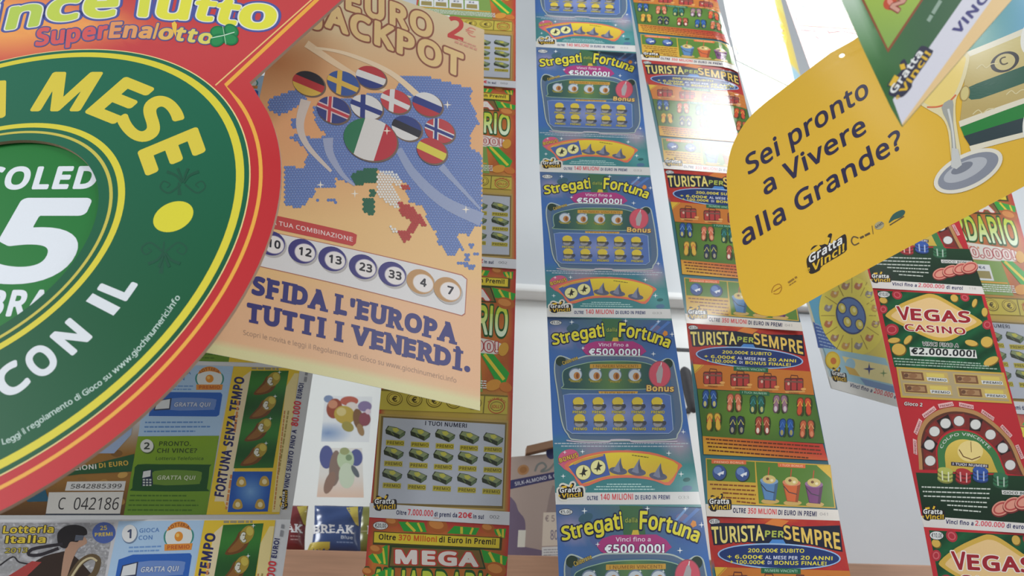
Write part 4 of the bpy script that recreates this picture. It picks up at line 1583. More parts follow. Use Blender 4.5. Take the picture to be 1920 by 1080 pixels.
    A.line(smooth([(118, 1020), (90, 1024), (60, 1030), (54, 1040), (76, 1040), (110, 1028)], 4, False), 6, (44, 38, 44))
    A.line(smooth([(0, 1060), (24, 1044), (36, 1054), (60, 1058)], 4, False), 3, (50, 46, 50))
    A.P([(6, 1086), (60, 1052), (78, 1054), (40, 1090)], (170, 60, 56))
    A.line(smooth([(130, 1085), (150, 1056), (170, 1044), (184, 1050), (178, 1074), (160, 1090)], 4, False), 11, (96, 78, 52))
    A.line(smooth([(132, 1085), (152, 1056), (170, 1046), (182, 1052)], 4, False), 4, (196, 180, 140))
    YG, DK = (214, 186, 50), (52, 46, 40)
    A.T('Lotteria', (5, 1000), (100, 999), 14, YG, .04, DK, .07, up=(2, -14))
    A.T('Italia', (10, 1018.5), (85, 1018), 14, YG, .04, DK, .07, up=(2, -14))
    A.T('2013', (9, 1037), (51, 1036), 9.5, (176, 160, 60), .03, DK, .06, up=(2, -9.5))
    A.E(195, 999, 22, 20, (72, 94, 164), -5)
    A.T('25', (188, 994), (201, 993.5), 8, (214, 186, 70), .03)
    A.T('PREMI', (178, 1006), (211, 1004.5), 7, (214, 186, 70), .04)
    return A


def newyear_bg(u, v):
    return (206, 206, 208)


# ---------------------------------------------------------------- tall leaflet with flags and map
QE = [(541, -66), (908, 56), (900, 770), (382, 660)]
FE = scale_to(quad_frame(QE), .5, .5, 0.50)
FEI = np.linalg.inv(K @ FE)


def px_of(M, u, v):
    p = K @ M @ np.array([u, v, 1])
    return p[0] / p[2], p[1] / p[2]


def leaf_bg(u, v):
    x, y = px_of(FE, u, v)
    # printed beige rays and sandy fields; browner patch at the left
    c = mix((206, 196, 158), (206, 178, 138), (y + 40) / 110)
    c = mix(c, (214, 158, 106), (y - 60) / 130)
    c = mix(c, (222, 178, 118), (y - 300) / 120)
    c = mix(c, (222, 172, 130), (y - 510) / 70)
    c = mix(c, (172, 98, 52), .8 * max(0, 1 - math.hypot((x - 520) / 150, (y - 115) / 80)))
    c = mix(c, (218, 150, 104), .7 * max(0, 1 - math.hypot((x - 560) / 120, (y - 240) / 100)))
    edge = 649 + (x - 457) * .215
    c = mix(c, (212, 204, 150), (y - edge + 3) / 4)
    return c


def dots(A, poly, r, step, col, seed=0, jag=0):
    """print raster of small round beads filling a polygon"""
    xs = [p[0] for p in poly]
    ys = [p[1] for p in poly]
    out = []
    j = 0
    y = min(ys)
    while y <= max(ys):
        x = min(xs) + (step / 2 if j % 2 else 0)
        while x <= max(xs):
            ins = False
            for i in range(len(poly)):
                (x1, y1), (x2, y2) = poly[i], poly[i - 1]
                if (y1 > y) != (y2 > y) and x < (x2 - x1) * (y - y1) / (y2 - y1) + x1:
                    ins = not ins
            if ins:
                out.append((x, y))
            x += step
        y += step * .86
        j += 1
    if out:
        A.many([[(x + r * math.cos(a), y + r * math.sin(a)) for a in (0, 1.047, 2.094, 3.142, 4.189, 5.236)] for x, y in out], col)


def art_leaf():
    A = Art(FE, 25)
    A.base = 2
    A.fine = 14
    ray = (212, 186, 152)
    A.part('europe_map')
    B1, B2 = (92, 116, 172), (128, 150, 196)
    lands = [
        [(751, 147), (786, 144), (884, 168), (881, 195), (900, 230), (884, 244), (881, 277), (903, 291), (903, 424), (889, 427), (881, 443), (857, 437), (855, 447), (868, 470), (858, 467),
         (849, 481), (838, 478), (819, 454), (816, 437), (803, 424), (795, 391), (768, 383), (757, 362), (768, 350), (700, 322), (668, 330), (664, 350), (627, 338), (627, 357), (594, 353),
         (582, 374), (566, 390), (553, 391), (532, 386), (533, 313), (570, 318), (576, 290), (560, 268), (540, 258), (560, 252), (592, 264), (610, 255), (592, 236), (586, 205), (640, 190), (690, 180), (740, 175)],
        [(502, 190), (520, 180), (548, 172), (560, 160), (574, 190), (548, 207), (523, 218), (506, 208)],
        [(545, 222), (562, 225), (560, 245), (546, 240)],
        [(856, 494), (866, 490), (892, 500), (888, 508)], [(880, 455), (888, 460), (884, 465), (878, 462)], [(888, 472), (897, 474), (895, 481), (887, 478)], [(870, 474), (880, 476), (879, 490), (872, 489)],
        [(592, 374), (600, 376), (600, 383), (592, 380)], [(612, 374), (630, 379), (630, 385), (613, 380)]]
    for L in lands:
        dots(A, L, 3.25, 5.4, B1)
    for L in lands[:2]:
        dots(A, [(x, y - 1) for x, y in L], 1.15, 5.4, B2)
    sw = (196, 182, 168)
    sb = (140, 150, 180)
    A.line(smooth([(574, 84), (640, 130), (710, 170), (770, 186)], 6, False), 14, (216, 186, 150), 3)
    A.line(smooth([(590, 92), (650, 105), (730, 140), (790, 190)], 6, False), 4, (218, 192, 158), 12)
    A.line(smooth([(573, 190), (562, 235), (575, 275), (620, 325)], 6, False), 20, (196, 180, 170), 5)
    A.line(smooth([(614, 262), (618, 292), (640, 330), (664, 352)], 6, False), 20, (150, 156, 182), 3)
    A.line(smooth([(746, 283), (775, 330), (830, 380), (903, 412)], 6, False), 12, sb, 26)
    A.line(smooth([(826, 314), (850, 340), (900, 392)], 6, False), 14, sb, 4)
    A.part('italy_map')
    G, Wt, Rd = (40, 96, 70), (216, 212, 204), (176, 56, 52)
    dots(A, [(657, 330), (680, 322), (704, 322), (706, 346), (684, 346), (674, 352), (663, 348)], 3.4, 5.2, G)
    dots(A, [(681, 378), (701, 378), (701, 404), (692, 407), (681, 402)], 3.4, 5.2, G)
    dots(A, [(692, 357), (703, 360), (700, 374), (691, 370)], 3.4, 5.2, G)
    dots(A, [(707, 324), (732, 322), (751, 338), (750, 355), (742, 354), (734, 346), (733, 352), (747, 374), (749, 396), (738, 395), (712, 374), (704, 364)], 2.5, 5.4, Wt)
    dots(A, [(750, 350), (768, 348), (766, 357), (754, 360)], 2.8, 5.2, Rd)
    dots(A, [(746, 380), (774, 392), (800, 422), (795, 428), (779, 418), (783, 430), (770, 442), (766, 452), (759, 458), (748, 450), (744, 438), (764, 434), (768, 418), (748, 402)], 3.1, 5.2, Rd)
    dots(A, [(723, 424), (742, 431), (744, 443), (734, 438)], 2.5, 5.4, Wt)
    bk, rd, gd, nv, wh, gn = (44, 42, 50), (176, 52, 56), (206, 166, 70), (48, 58, 122), (206, 202, 198), (44, 112, 76)

    def ball(cx, cy, rx, ry, rot):
        A.part('flag_ball', True)
        A.E(cx + 2, cy + 2, rx + 1.2, ry + 1.2, (112, 92, 80), rot, 36)

    def cross(cx, cy, base, outer, inner, rx=32, ry=23, rot=22):
        ball(cx, cy, rx, ry, rot)
        A.E(cx, cy, rx, ry, base, rot, 36)
        e = ell(cx, cy, rx, ry, rot, 36)
        r = math.radians(rot)
        for col, w1 in ((outer, 5.2), (inner, 2.8)) if outer else ((inner, 4.6),):
            for ang, sh in ((r, 1.0), (r + math.pi / 2 - .35, -7.0)):
                nx, ny = -math.sin(ang), math.cos(ang)
                ox, oy = (0, sh) if sh == 1.0 else (sh, 0)
                p = clip(e, (cx + ox - nx * w1, cy + oy - ny * w1), (nx, ny))
                p = clip(p, (cx + ox + nx * w1, cy + oy + ny * w1), (-nx, -ny))
                A.P(p, col)

    def tri(cx, cy, c1, c2, c3, rx=32, ry=22, rot=22, ang=90):
        ball(cx, cy, rx, ry, rot)
        A.stripes(cx, cy, rx, ry, rot, [(-1, -.3, c1), (-.3, .32, c2), (.32, 1, c3)], ang)
    tri(694, 149, rd, wh, nv, 29, 20, 20)
    tri(578, 159, bk, rd, gd, 31, 22, 24)
    cross(642, 160, (58, 84, 146), None, gd, 31, 22, 24)
    cross(740, 194, (186, 62, 66), None, wh, 29, 21, 24)
    tri(800, 199, wh, nv, rd, 29, 21, 22)
    cross(624, 210, (56, 64, 120), (206, 180, 180), (186, 62, 70), 32, 24, 24)
    cross(686, 205, wh, None, nv, 31, 22, 22)
    tri(761, 244, (52, 64, 122), bk, wh, 29, 22, 24)
    cross(823, 248, (180, 60, 64), wh, nv, 29, 22, 22)
    tri(808, 286, rd, (206, 190, 64), rd, 29, 23, 24)
    ball(693, 266, 51, 39, 18)
    A.stripes(693, 266, 51, 39, 18, [(-1, -.42, gn), (-.42, .36, (206, 200, 194)), (.36, 1, (182, 48, 58))], 0)
    A.part('print_sparkles')
    for x, y in ((724, 250), (838, 199), (600, 350), (664, 367), (873, 394)):
        A.star(x, y, 8, (226, 214, 196))
    A.part('title_lettering')
    A.P([(594, 4), (614, 8), (624, 20), (612, 22)], (214, 206, 198))
    BR = (138, 80, 62)
    gl = lambda x, y: mix((226, 208, 176), (214, 172, 100), .5 + .5 * math.sin(y * 1.5))
    A.fine = 6
    for st, bl, br, up in (("L'EURO", (595, 3), (810, 78), (0, -45)), ('JACKPOT', (582, 44), (868, 149), (1, -46))):
        A.T(st, bl, br, 45, (214, 180, 122), .055, BR, .055, up=up)
    A.fine = 14
    k0 = A.k
    for st, bl, br, n in (("e", (595, 3), (810, 78), 15), ('j', (582, 44), (868, 149), 20)):
        pass
    A.part('price_lettering')
    A.slab('2', (838, 72), (868, 80), (3, -42), (192, 62, 58), .03)
    A.T('€', (872, 66), (892, 72), 16, (206, 120, 100), .0, up=(0, -17))
    A.dash((852, 80), (894, 94), 4, (200, 140, 116), 4)
    A.dash((858, 76), (892, 88), 2.5, (200, 140, 116), 5)
    A.part('number_panel')
    A.P(smooth([(430, 418), (470, 428), (866, 516), (876, 524), (872, 590), (866, 594), (492, 503), (430, 488)], 1), (172, 104, 84))
    A.P([(430, 420), (865, 518), (874, 525), (870.5, 588), (865, 592), (492, 501.5), (430, 486)], (212, 208, 206))
    A.P([(500, 402), (660, 440), (668, 444), (666, 460), (660, 465), (500, 428)], (190, 62, 58))
    A.T('LA TUA COMBINAZIONE', (503, 420.5), (660, 457), 8.5, (222, 190, 184), .02, up=(0, -8.5))
    for x, y, nmb, c in ((508, 458, '10', 0), (566, 474, '12', 0), (622, 489, '13', 0), (679, 504, '23', 0), (734, 517.5, '33', 0), (787, 531, '4', 1), (838, 545, '7', 1)):
        cc = (58, 52, 118) if not c else (182, 136, 84)
        A.part('number_ball', True)
        A.E(x + 3, y + 4, 27, 23, (176, 170, 166), 25)
        A.E(x, y, 27, 22.5, cc, 25)
        A.E(x + 5, y + 3, 20.5, 17, mix(cc, (226, 214, 206), .5), 25)
        A.E(x + 5, y + 3, 19, 15.8, (220, 212, 208), 25)
        wd = 12 if len(nmb) == 2 else 6
        A.T(nmb, (x + 5 - wd, y + 9 - wd * .2), (x + 5 + wd, y + 9 + wd * .25), 16, (40, 36, 44), .045, up=(1, -15.5))
    A.part('slogan_lettering')
    NB = (52, 50, 114)
    A.slab("SFIDA L'EUROPA", (471, 553), (853, 646), (3, -35.5), NB, .075, .10)
    A.slab('TUTTI I VENERDÌ.', (461, 603), (881, 699), (2, -35), NB, .075, .10)
    A.T('Scopri le novità e leggi il Regolamento di Gioco su www.giochinumerici.info', (456, 629), (855, 719), 9.0, (160, 126, 104), .0, up=(0, -9.0))
    return A


# ---------------------------------------------------------------- round red and green hanging sign with a date window
BN = (.12, .59, .799)
FB = plane_frame(BN, (200, 400), 0.40)
_bn = np.array(BN) / np.linalg.norm(BN)
_bu = np.array([1, 0, 0]) - _bn * _bn[0]
_bu /= np.linalg.norm(_bu)
_bv = np.cross(_bn, _bu)


def bcirc(r, n=120, cx=-1.1068, cy=-0.9368):
    """pixels of a circle of radius r about the sign's centre, lying in the sign's plane"""
    out = []
    for i in range(n):
        a = 2 * math.pi * i / n
        p = _bn + _bu * (cx + r * math.cos(a)) + _bv * (cy + r * math.sin(a))
        out.append((p[0] / p[2] * F + 960, p[1] / p[2] * F + 540))
    return out


def barc(r, a0, a1, n=60):
    out = []
    for i in range(n + 1):
        a = math.radians(a0 + (a1 - a0) * i / n)
        p = _bn + _bu * (-1.1068 + r * math.cos(a)) + _bv * (-0.9368 + r * math.sin(a))
        out.append((p[0] / p[2] * F + 960, p[1] / p[2] * F + 540))
    return out


def board_col(x, y):
    c = mix((190, 62, 64), (182, 40, 44), (y - 100) / 200)
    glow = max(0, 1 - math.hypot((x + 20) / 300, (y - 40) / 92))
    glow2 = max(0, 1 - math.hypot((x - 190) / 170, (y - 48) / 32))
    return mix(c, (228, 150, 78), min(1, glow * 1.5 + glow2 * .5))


def art_board():
    A = Art(FB)
    A.fine = 26
    YL, Y2, G = (206, 192, 50), (222, 158, 60), (26, 102, 72)
    A.k = 2
    # lines on the red rim
    def ringb(r0, r1, col, n=140):
        a, b = bcirc(r1, n), bcirc(r0, n)
        A.band(a + a[:1], b + b[:1], col)
    notch = (423, 160)
    arc = barc(.5455, -36, 179, 90)
    A.line([(660, -62), notch] + arc[1:], 7, Y2)
    A.line([(640, -50), (404, 160)], 2.6, (222, 176, 110))
    A.part('green_ring')
    A.k = 4
    ringb(.2505, .527, (222, 196, 130))
    A.k = 6
    a, b = bcirc(.5245, 160), bcirc(.2505, 160)
    a, b = a + a[:1], b + b[:1]
    v = a + b
    n = len(a)
    t = []
    for i in range(n - 1):
        t += [(i, i + 1, n + i), (i + 1, n + i + 1, n + i)]
    A.emit(v, t, lambda x, y: mix((24, 98, 72), (12, 82, 48), (y - 150) / 450))
    A.k = 8
    ringb(.5005, .5155, YL)
    ringb(.2858, .2985, YL)
    ringb(.2700, .2762, (190, 176, 70))
    D = (24, 78, 56)
    for x, y, s in ((343, 340, 1), (308, 477, -1)):
        A.line([(x - 8, y + 2 * s), (x - 6, y + 26 * s)] if s > 0 else [(x, y - 24), (x - 6, y + 36)], 3, D, 8)
        for d in (-1, 1):
            A.line(smooth([(x + d * 4, y + 6 * s), (x + d * 26, y + 22 * s), (x + d * 42, y + 12 * s), (x + d * 36, y), (x + d * 24, y + 6 * s), (x + d * 30, y + 12 * s)], 4, False), 4, D, 2)
            A.line(smooth([(x + d * 2, y + 4 * s), (x + d * 12, y - 10 * s), (x + d * 30, y - 18 * s)], 4, False), 3, D, 6)
            A.line(smooth([(x, y + 2 * s), (x + d * 5, y - 12 * s), (x + d * 10, y - 24 * s)], 4, False), 3, D, 5)
    A.part('ring_lettering')
    Ly = (206, 186, 56)
    A.part('yellow_dot')
    A.E(325, 406.5, 39.5, 26.5, (206, 196, 44), -24, 40)
    A.part('ring_lettering')
    A.T('A', (-78, 226), (8, 221), 72, Ly, .05, up=(38, -72))
    A.T('M', (55, 209), (150, 209), 75, Ly, .045, up=(45, -74))
    A.T('E', (157, 211), (214, 234), 75, Ly, .05, up=(78, -68))
    A.T('S', (214, 225), (260, 277), 75, Ly, .04, up=(93, -56))
    A.T('E', (257, 284), (274, 331), 75, Ly, .05, up=(113, -47))
    Wh = (206, 210, 214)
    A.T('C', (15, 752), (62, 716), 60, Wh, .05, up=(-34, -44))
    A.T('O', (76, 715), (117, 680), 60, Wh, .05, up=(-38, -42))
    A.T('N', (136, 668), (175, 632), 60, Wh, .05, up=(-44, -37))
    A.T('I', (213, 592), (226, 577), 60, Wh, .0, up=(-52, -27))
    A.T('L', (237, 566), (260, 533), 60, Wh, .05, up=(-56, -23))
    A.TP('Leggi il regolamento di Gioco su www.giochinumerici.info', smooth([(5, 834), (29, 825), (102, 778), (178, 731), (210, 706), (240, 681), (270, 650), (303, 609), (339, 558)], 6, False), 11, (176, 196, 186), .02, gap=.06)
    A.part('header_lettering')
    Bl, Ed = (76, 84, 150), (214, 214, 200)
    gv = lambda x, y: mix((150, 186, 84), (214, 210, 60), (x - 60) / 360)
    L = [('V', (-112, 82), (-42, 66), 62, (14, -60)), ('i', (-32, 64), (-10, 60), 70, (14, -68)), ('n', (9, 57), (72, 49), 58, (14, -56)), ('c', (84, 43), (146, 37), 58, (12, -58)), ('e', (153, 35), (218, 32), 60, (10, -62)),
         ('T', (234, 30), (300, 34), 62, (10, -66)), ('u', (290, 35), (352, 38), 52, (12, -56)), ('t', (358, 37), (398, 41), 50, (14, -48)), ('t', (398, 43), (442, 49), 48, (14, -50)), ('o', (444, 52), (514, 57), 52, (12, -60))]
    k0 = A.k
    for lvl, (bo, cc) in enumerate(((.115, Bl), (.07, Ed), (.045, None))):
        for i, (ch, bl, br, h, up) in enumerate(L):
            A.k = k0 + lvl
            A.T(ch, bl, br, h, cc or mix((150, 186, 84), (212, 208, 60), i / 6), bo, up=up, fit=.045)
    A.k = k0 + 4
    cols = [(206, 84, 84)] * 5 + [(214, 140, 90), (214, 146, 90), (214, 152, 88), (214, 160, 84), (214, 170, 84), (212, 184, 90), (208, 190, 90), (206, 196, 90)]
    A.TP('SuperEnalotto', smooth([(66, 87), (130, 80), (192, 73), (240, 71), (300, 74), (345, 78), (396, 84)], 5, False), 33, cols, .05, (88, 84, 132), .06, slant=.22, hs=26)
    for x, y, r in ((409, 60, 0), (434, 58, 40), (408, 76, -30), (432, 74, 10)):
        A.E(x, y, 15, 11.5, (28, 112, 66), r)
        A.E(x, y, 12, 8.5, (40, 132, 74), r)
    A.line([(396, 72), (420, 67), (440, 61)], 1.6, (190, 214, 190))
    A.line([(418, 50), (421, 67), (424, 84)], 1.4, (150, 190, 150))
    A.P([(322, 44), (328, 40), (332, 46), (330, 70), (324, 56)], (222, 178, 66))
    return A


def art_date():
    """the numbers behind the window"""
    A = Art(FD)
    A.part('date_lettering')
    W = (212, 216, 222)
    A.T('MERCOLEDÌ', (-182, 357), (197, 354), 43, W, .05, up=(13, -43))
    A.T('5', (-44, 531), (118, 531), 160, W, .045, up=(72, -160))
    A.T('FEBBRAIO', (-142, 594), (150, 593), 50, W, .05, up=(14, -50))
    return A


# ---------------------------------------------------------------- yellow hanging card
YN = (.04, .26, .96)
FY = plane_frame(YN, (1640, 330), 0.44)
FYI = np.linalg.inv(K @ FY)


def yellow_bend(u, v):
    # gentle roll of the card, with a few soft ripples
    return .003 * math.sin(u * 22 + v * 16) + .0006 * math.sin(u * 62 - v * 38 + 1)


def art_yellow():
    A = Art(FY, 16)
    A.base = 4
    A.fine = 14
    A.part('slogan_lettering')
    N = (44, 38, 70)
    A.T('Sei pronto', (1405, 326), (1633, 176), 36, N, .022, up=(-8, -35))
    A.T('a Vivere', (1436, 365), (1627, 247), 35, N, .022, up=(-9, -34))
    A.T('alla Grande?', (1396, 460), (1694, 276), 36, N, .022, up=(-9, -36))
    A.part('small_marks')
    T = (92, 74, 50)
    A.line(smooth([(1609, 447), (1600, 444), (1596, 452), (1601, 460), (1610, 456)], 3, False), 2.4, T)
    A.dash((1612, 447), (1630, 438), 4, T, 3)
    A.line([(1634, 424), (1636, 440)], 1, T)
    A.E(1647, 424, 9, 7, (170, 160, 120), -30)
    A.T('AAMS', (1641, 430), (1655, 421), 5, (70, 70, 90), .03)
    A.P(smooth([(1664, 420), (1672, 404), (1688, 396), (1694, 400), (1688, 409), (1674, 414)], 3), (52, 92, 84))
    A.line([(1666, 424), (1692, 408)], 2, T)
    A.line(smooth([(1448, 548), (1452, 536), (1462, 532), (1466, 540), (1460, 550)], 3, True), 1.3, (170, 110, 30), closed=False)
    A.line([(1451, 546), (1464, 538)], 1.6, (170, 110, 30))
    A.dash((1478, 530), (1494, 519), 3.6, (150, 110, 40), 6)
    A.dash((1480, 535), (1492, 527), 2, (150, 110, 40), 7)
    A.part('maker_mark')
    game_mark(A, (1512, 518), (1584, 478), (1, -50), outline=(40, 32, 30))
    # bottle with striped label
    A.part('bottle_picture')
    Wb = (222, 214, 190)
    A.P([(1780, 130), (1811, 98), (1895, -12), (2010, -60), (2020, 12)], lambda x, y: mix((66, 140, 110), (110, 168, 196), (x - 1800) / 120))
    A.P([(1808, 100), (2010, 18), (2014, 30), (1811, 110)], Wb)
    A.P([(1811, 110), (2014, 28), (2020, 150), (1797, 231)], lambda x, y: mix((206, 190, 128), (184, 160, 96), (y - 80) / 130))
    A.P(smooth([(1812, 186), (1814, 170), (1828, 160), (2000, 100), (2010, 128), (1920, 158), (1834, 189)], 2), (52, 96, 78))
    A.P([(1795, 230), (2018, 152), (2020, 162), (1797, 241)], Wb)
    A.P([(1798, 241), (2020, 160), (2026, 196), (1806, 262)], (34, 128, 52))
    A.P([(1804, 258), (2026, 192), (2030, 230), (1816, 278)], (44, 62, 66))
    A.P([(1814, 277), (2030, 224), (2032, 232), (1817, 287)], Wb)
    A.E(1881, 119, 28, 18.5, (66, 64, 66), -24, 36)
    A.E(1881, 119, 20, 15, (200, 184, 124), -24)
    A.T('C', (1874, 127), (1888, 122), 15, (80, 70, 50), .02)
    for x, y in ((1846, 128), (1838, 214), (1900, 178)):
        A.line(smooth([(x - 18, y + 4), (x - 8, y - 4), (x, y + 2), (x + 10, y - 5), (x + 22, y - 6)], 4, False), 1.8, (214, 200, 150))
    A.E(1806, 178, 8, 14, (206, 190, 120), 10)
    A.ring(1806, 178, 9, 15, 2, (166, 140, 80), 10)
    for x, y, rx, ry in ((1925, 74, 14, 30), (1926, 236, 14, 34)):
        A.E(x, y, rx, ry, (226, 224, 214), 8)
    # glass
    A.part('glass_picture')
    A.P(smooth([(1700, 120), (1760, 110), (1812, 100), (1812, 130), (1800, 168), (1790, 190), (1790, 230), (1799, 300), (1783, 312), (1776, 250), (1764, 222), (1738, 204), (1712, 180)], 3), (222, 208, 160))
    A.P(smooth([(1704, 124), (1760, 114), (1806, 106), (1805, 130), (1794, 164), (1782, 186), (1764, 200), (1742, 198), (1716, 174)], 3), (234, 206, 116))
    A.line(smooth([(1738, 201), (1758, 201), (1776, 194), (1790, 180)], 4, False), 3.2, (214, 110, 66))
    A.P(smooth([(1764, 203), (1784, 190), (1785, 232), (1793, 312), (1783, 314), (1780, 248)], 3), (160, 160, 152))
    A.line(smooth([(1776, 206), (1784, 250), (1788, 312)], 4, False), 4, (206, 206, 200), 3)
    A.E(1811, 324, 69, 33, (222, 216, 200), -26, 44)
    A.E(1811, 324, 61, 26, (134, 138, 150), -26, 44)
    A.E(1806, 322, 44, 16, (176, 178, 184), -26, 36)
    A.E(1800, 318, 22, 8, (120, 124, 136), -26)
    A.P([(1782, 280), (1793, 282), (1800, 312), (1790, 320), (1780, 316)], (196, 196, 192))
    return A


def yellow_col(x, y):
    return (224, 176, 44)


# ---------------------------------------------------------------- green hanging card near the lens
GN = (.15, .35, .92)
FG = plane_frame(GN, (1700, 80), 0.27)


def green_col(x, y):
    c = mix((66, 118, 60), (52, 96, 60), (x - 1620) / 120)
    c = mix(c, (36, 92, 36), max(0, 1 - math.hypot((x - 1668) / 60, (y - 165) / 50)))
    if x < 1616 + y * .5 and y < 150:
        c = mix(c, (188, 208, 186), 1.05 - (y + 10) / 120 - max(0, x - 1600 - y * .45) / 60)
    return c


def art_green():
    A = Art(FG, 40)
    A.fine = 16
    A.P([(1536, -140), (1612, -140), (1616, 0), (1618, 0), (1665, 97), (1729, 0), (1800, -140)], (150, 62, 34)) if False else None
    A.P([(1560, -140), (1614, -3), (1665, 99), (1733, -3), (1800, -140)], (142, 74, 40))
    A.P([(1566, -140), (1619, -3), (1665, 91), (1728, -3), (1794, -140)], lambda x, y: mix((160, 186, 66), (132, 166, 74), (y + 20) / 100))
    A.part('panel_lettering')
    A.P(smooth([(1660, 17), (1656, 6), (1664, -6), (1676, -10), (1682, 4), (1676, 18)], 3), (196, 70, 36))
    A.E(1669, 4, 5, 7, (226, 140, 120), -30)
    A.T('N!', (1684, 24), (1708, -14), 20, (206, 150, 130), .04, (150, 60, 50), .06, up=(-16, -10))
    A.part('white_band')
    A.P([(1674, 187), (1804, 0), (1904, -140), (1975, -140), (1859, 0), (1691, 233)], (210, 208, 218))
    A.P([(1859, 0), (1975, -140), (2010, -140), (1897, 0), (1692, 236), (1691, 233)], (226, 190, 132))
    A.part('band_lettering')
    A.T('VINCI', (1797, 67), (1861, -11), 19, (58, 56, 122), .045, up=(-13, -11))
    A.dash((1740, 40), (1768, -6), 7, (140, 164, 146), 8)
    A.part('maker_mark')
    game_mark(A, (1687, 190), (1752, 102), (-32, -20), outline=(40, 40, 66))
    return A


# ================================================================ the place
def cam_of(p):
    p = np.asarray(p, float)
    X, Y, Z = p[0], p[1], p[2] - CAMZ
    return np.array([X, Y * SP - Z * CP, Y * CP + Z * SP])


WYAW = math.radians(6.5)
WT = np.array([math.cos(WYAW), math.sin(WYAW), 0])
WN = np.array([-math.sin(WYAW), math.cos(WYAW), 0])       # points away from the viewer
_r = to_world(ray(1000, 540)) - [0, 0, CAMZ]
W0 = np.array([0, 0, CAMZ]) + _r * (1.08 / _r[1])


def wp(x, y, off=0.0):
    """the point seen at a pixel on the vertical plane standing off in front of the back wall"""
    r = to_world(ray(x, y)) - [0, 0, CAMZ]
    t = ((W0 - WN * off - [0, 0, CAMZ]) @ WN) / (r @ WN)
    return np.array([0, 0, CAMZ]) + r * t


def wl(p):
    """(along the wall, out from the wall, height) of a world point"""
    d = np.asarray(p) - W0
    return d @ WT, -(d @ WN), p[2]


def wall_box(name, s0, s1, o0, o1, z0, z1, mat, parent=None, bev=0.0, wav=None):
    V = [W0 * [1, 1, 0] + WT * s - WN * o + np.array([0, 0, z]) for z in (z0, z1) for o in (o0, o1) for s in (s0, s1)]
    T = [(0, 1, 3, 2), (4, 6, 7, 5), (0, 4, 5, 1), (2, 3, 7, 6), (0, 2, 6, 4), (1, 5, 7, 3)]
    o = mesh_obj(name, V, T, mat, parent)
    if bev:
        m = o.modifiers.new('bevel', 'BEVEL')
        m.width, m.segments = bev, 2
    return o


WHITE = plain_mat('white_laminate', (236, 238, 237), .45, 8, .02)
GREY = plain_mat('pale_grey_panel', (196, 200, 203), .5, 8, .02)
WALL_SHADE = plain_mat('shaded_wall_grey', (178, 182, 187), .5, 8, .02)  # wall white darkened to paint in the shade at the right
WOOD = plain_mat('pinkish_wood', (176, 132, 104), .5, 14, .10, grain=(1, 1, 18))
BLACK = plain_mat('dark_rubber', (58, 58, 62), .6, 120, .15)

b = wall_box('wall_back', -2.5, 2.5, -.05, 0, 0, 3.4, WHITE)
b['kind'] = 'structure'
b = wall_box('floor', -2.5, 2.5, -.05, 4.0, -.05, 0, plain_mat('grey_floor_tile', (150, 148, 144), .4, 6, .05))
b['kind'] = 'structure'
zr_top, zr_bot = wl(wp(1120, 538, .03))[2], wl(wp(1120, 553, .03))[2]
b = wall_box('wall_upper', -1.8, 1.8, 0, .012, zr_top, 3.4, GREY)
b['kind'] = 'structure'
b = wall_box('trim_1', -1.8, 1.8, 0, .03, zr_bot, zr_top, WHITE, bev=.004)
b['kind'] = 'structure'

# shelf
zs = wl(wp(1000, 1041, .20))[2]
S = thing('wooden_shelf', 'long pinkish wooden shelf along the white wall, carrying tobacco pouches and a carton', 'shelf', W0 * [1, 1, 0] - WN * .1 + np.array([0, 0, zs - .02]))
wall_box('shelf_board', -1.6, 1.6, 0, .182, zs - .03, zs - .004, WOOD, S)
wall_box('front_edge', -1.6, 1.6, .182, .20, zs - .055, zs, WOOD, S, .0015)
zt = zs - .004

# added panel: wall shade at the right, below the ledge, painted as grey
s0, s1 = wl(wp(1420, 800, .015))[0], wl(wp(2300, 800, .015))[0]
b = wall_box('wall_lower', s0, s1, 0, .014, zt, zr_bot - .004, WALL_SHADE)
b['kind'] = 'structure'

# cabinet door with a dark bar handle
s0, s1 = wl(wp(1205, 700, .02))[0], wl(wp(1350, 700, .02))[0]
zd1 = wl(wp(1290, 658, .02))[2]
S = thing('cabinet_door', 'white cabinet door with dark bar handle, glimpsed between the blue and the red ticket strips', 'door', W0 * [1, 1, 0] + WT * (s0 + s1) / 2 + np.array([0, 0, zt]))
wall_box('door_panel', s0, s1, 0, .018, zt, zd1, WHITE, S, .002)
wall_box('dark_seam', s0, s1, 0, .0185, zd1, zd1 + .005, BLACK, S)
hp = [wp(1283, 688, .04), wp(1291, 728, .04), wp(1301, 774, .04)]
V, T = [], []
n = 16
path = [(hp[0], .2), (hp[0] * .96 + hp[2] * .04, .62), (hp[0] * .9 + hp[2] * .1, .9), (hp[0] * .75 + hp[2] * .25, 1.0), (hp[1], 1.02), (hp[0] * .3 + hp[2] * .7, .95), (hp[0] * .1 + hp[2] * .9, .86), (hp[0] * .03 + hp[2] * .97, .6), (hp[2], .2)]
for p, r in path:
    for i in range(n):
        a = 2 * math.pi * i / n
        V.append(p + WT * math.cos(a) * .0088 * r - WN * math.sin(a) * .007 * r)
for j in range(len(path) - 1):
    for i in range(n):
        T.append((j * n + i, j * n + (i + 1) % n, (j + 1) * n + (i + 1) % n, (j + 1) * n + i))
T += [tuple(range(n))[::-1], tuple(range((len(path) - 1) * n, len(path) * n))]
hd = mesh_obj('handle', V, T, BLACK, S, smooth_=True)
for f in (.15, .85):
    p = hp[0] * (1 - f) + hp[2] * f
    s, o, z = wl(p)
    wall_box('handle_stud', s - .003, s + .003, .018, .036, z - .003, z + .003, BLACK, hd)


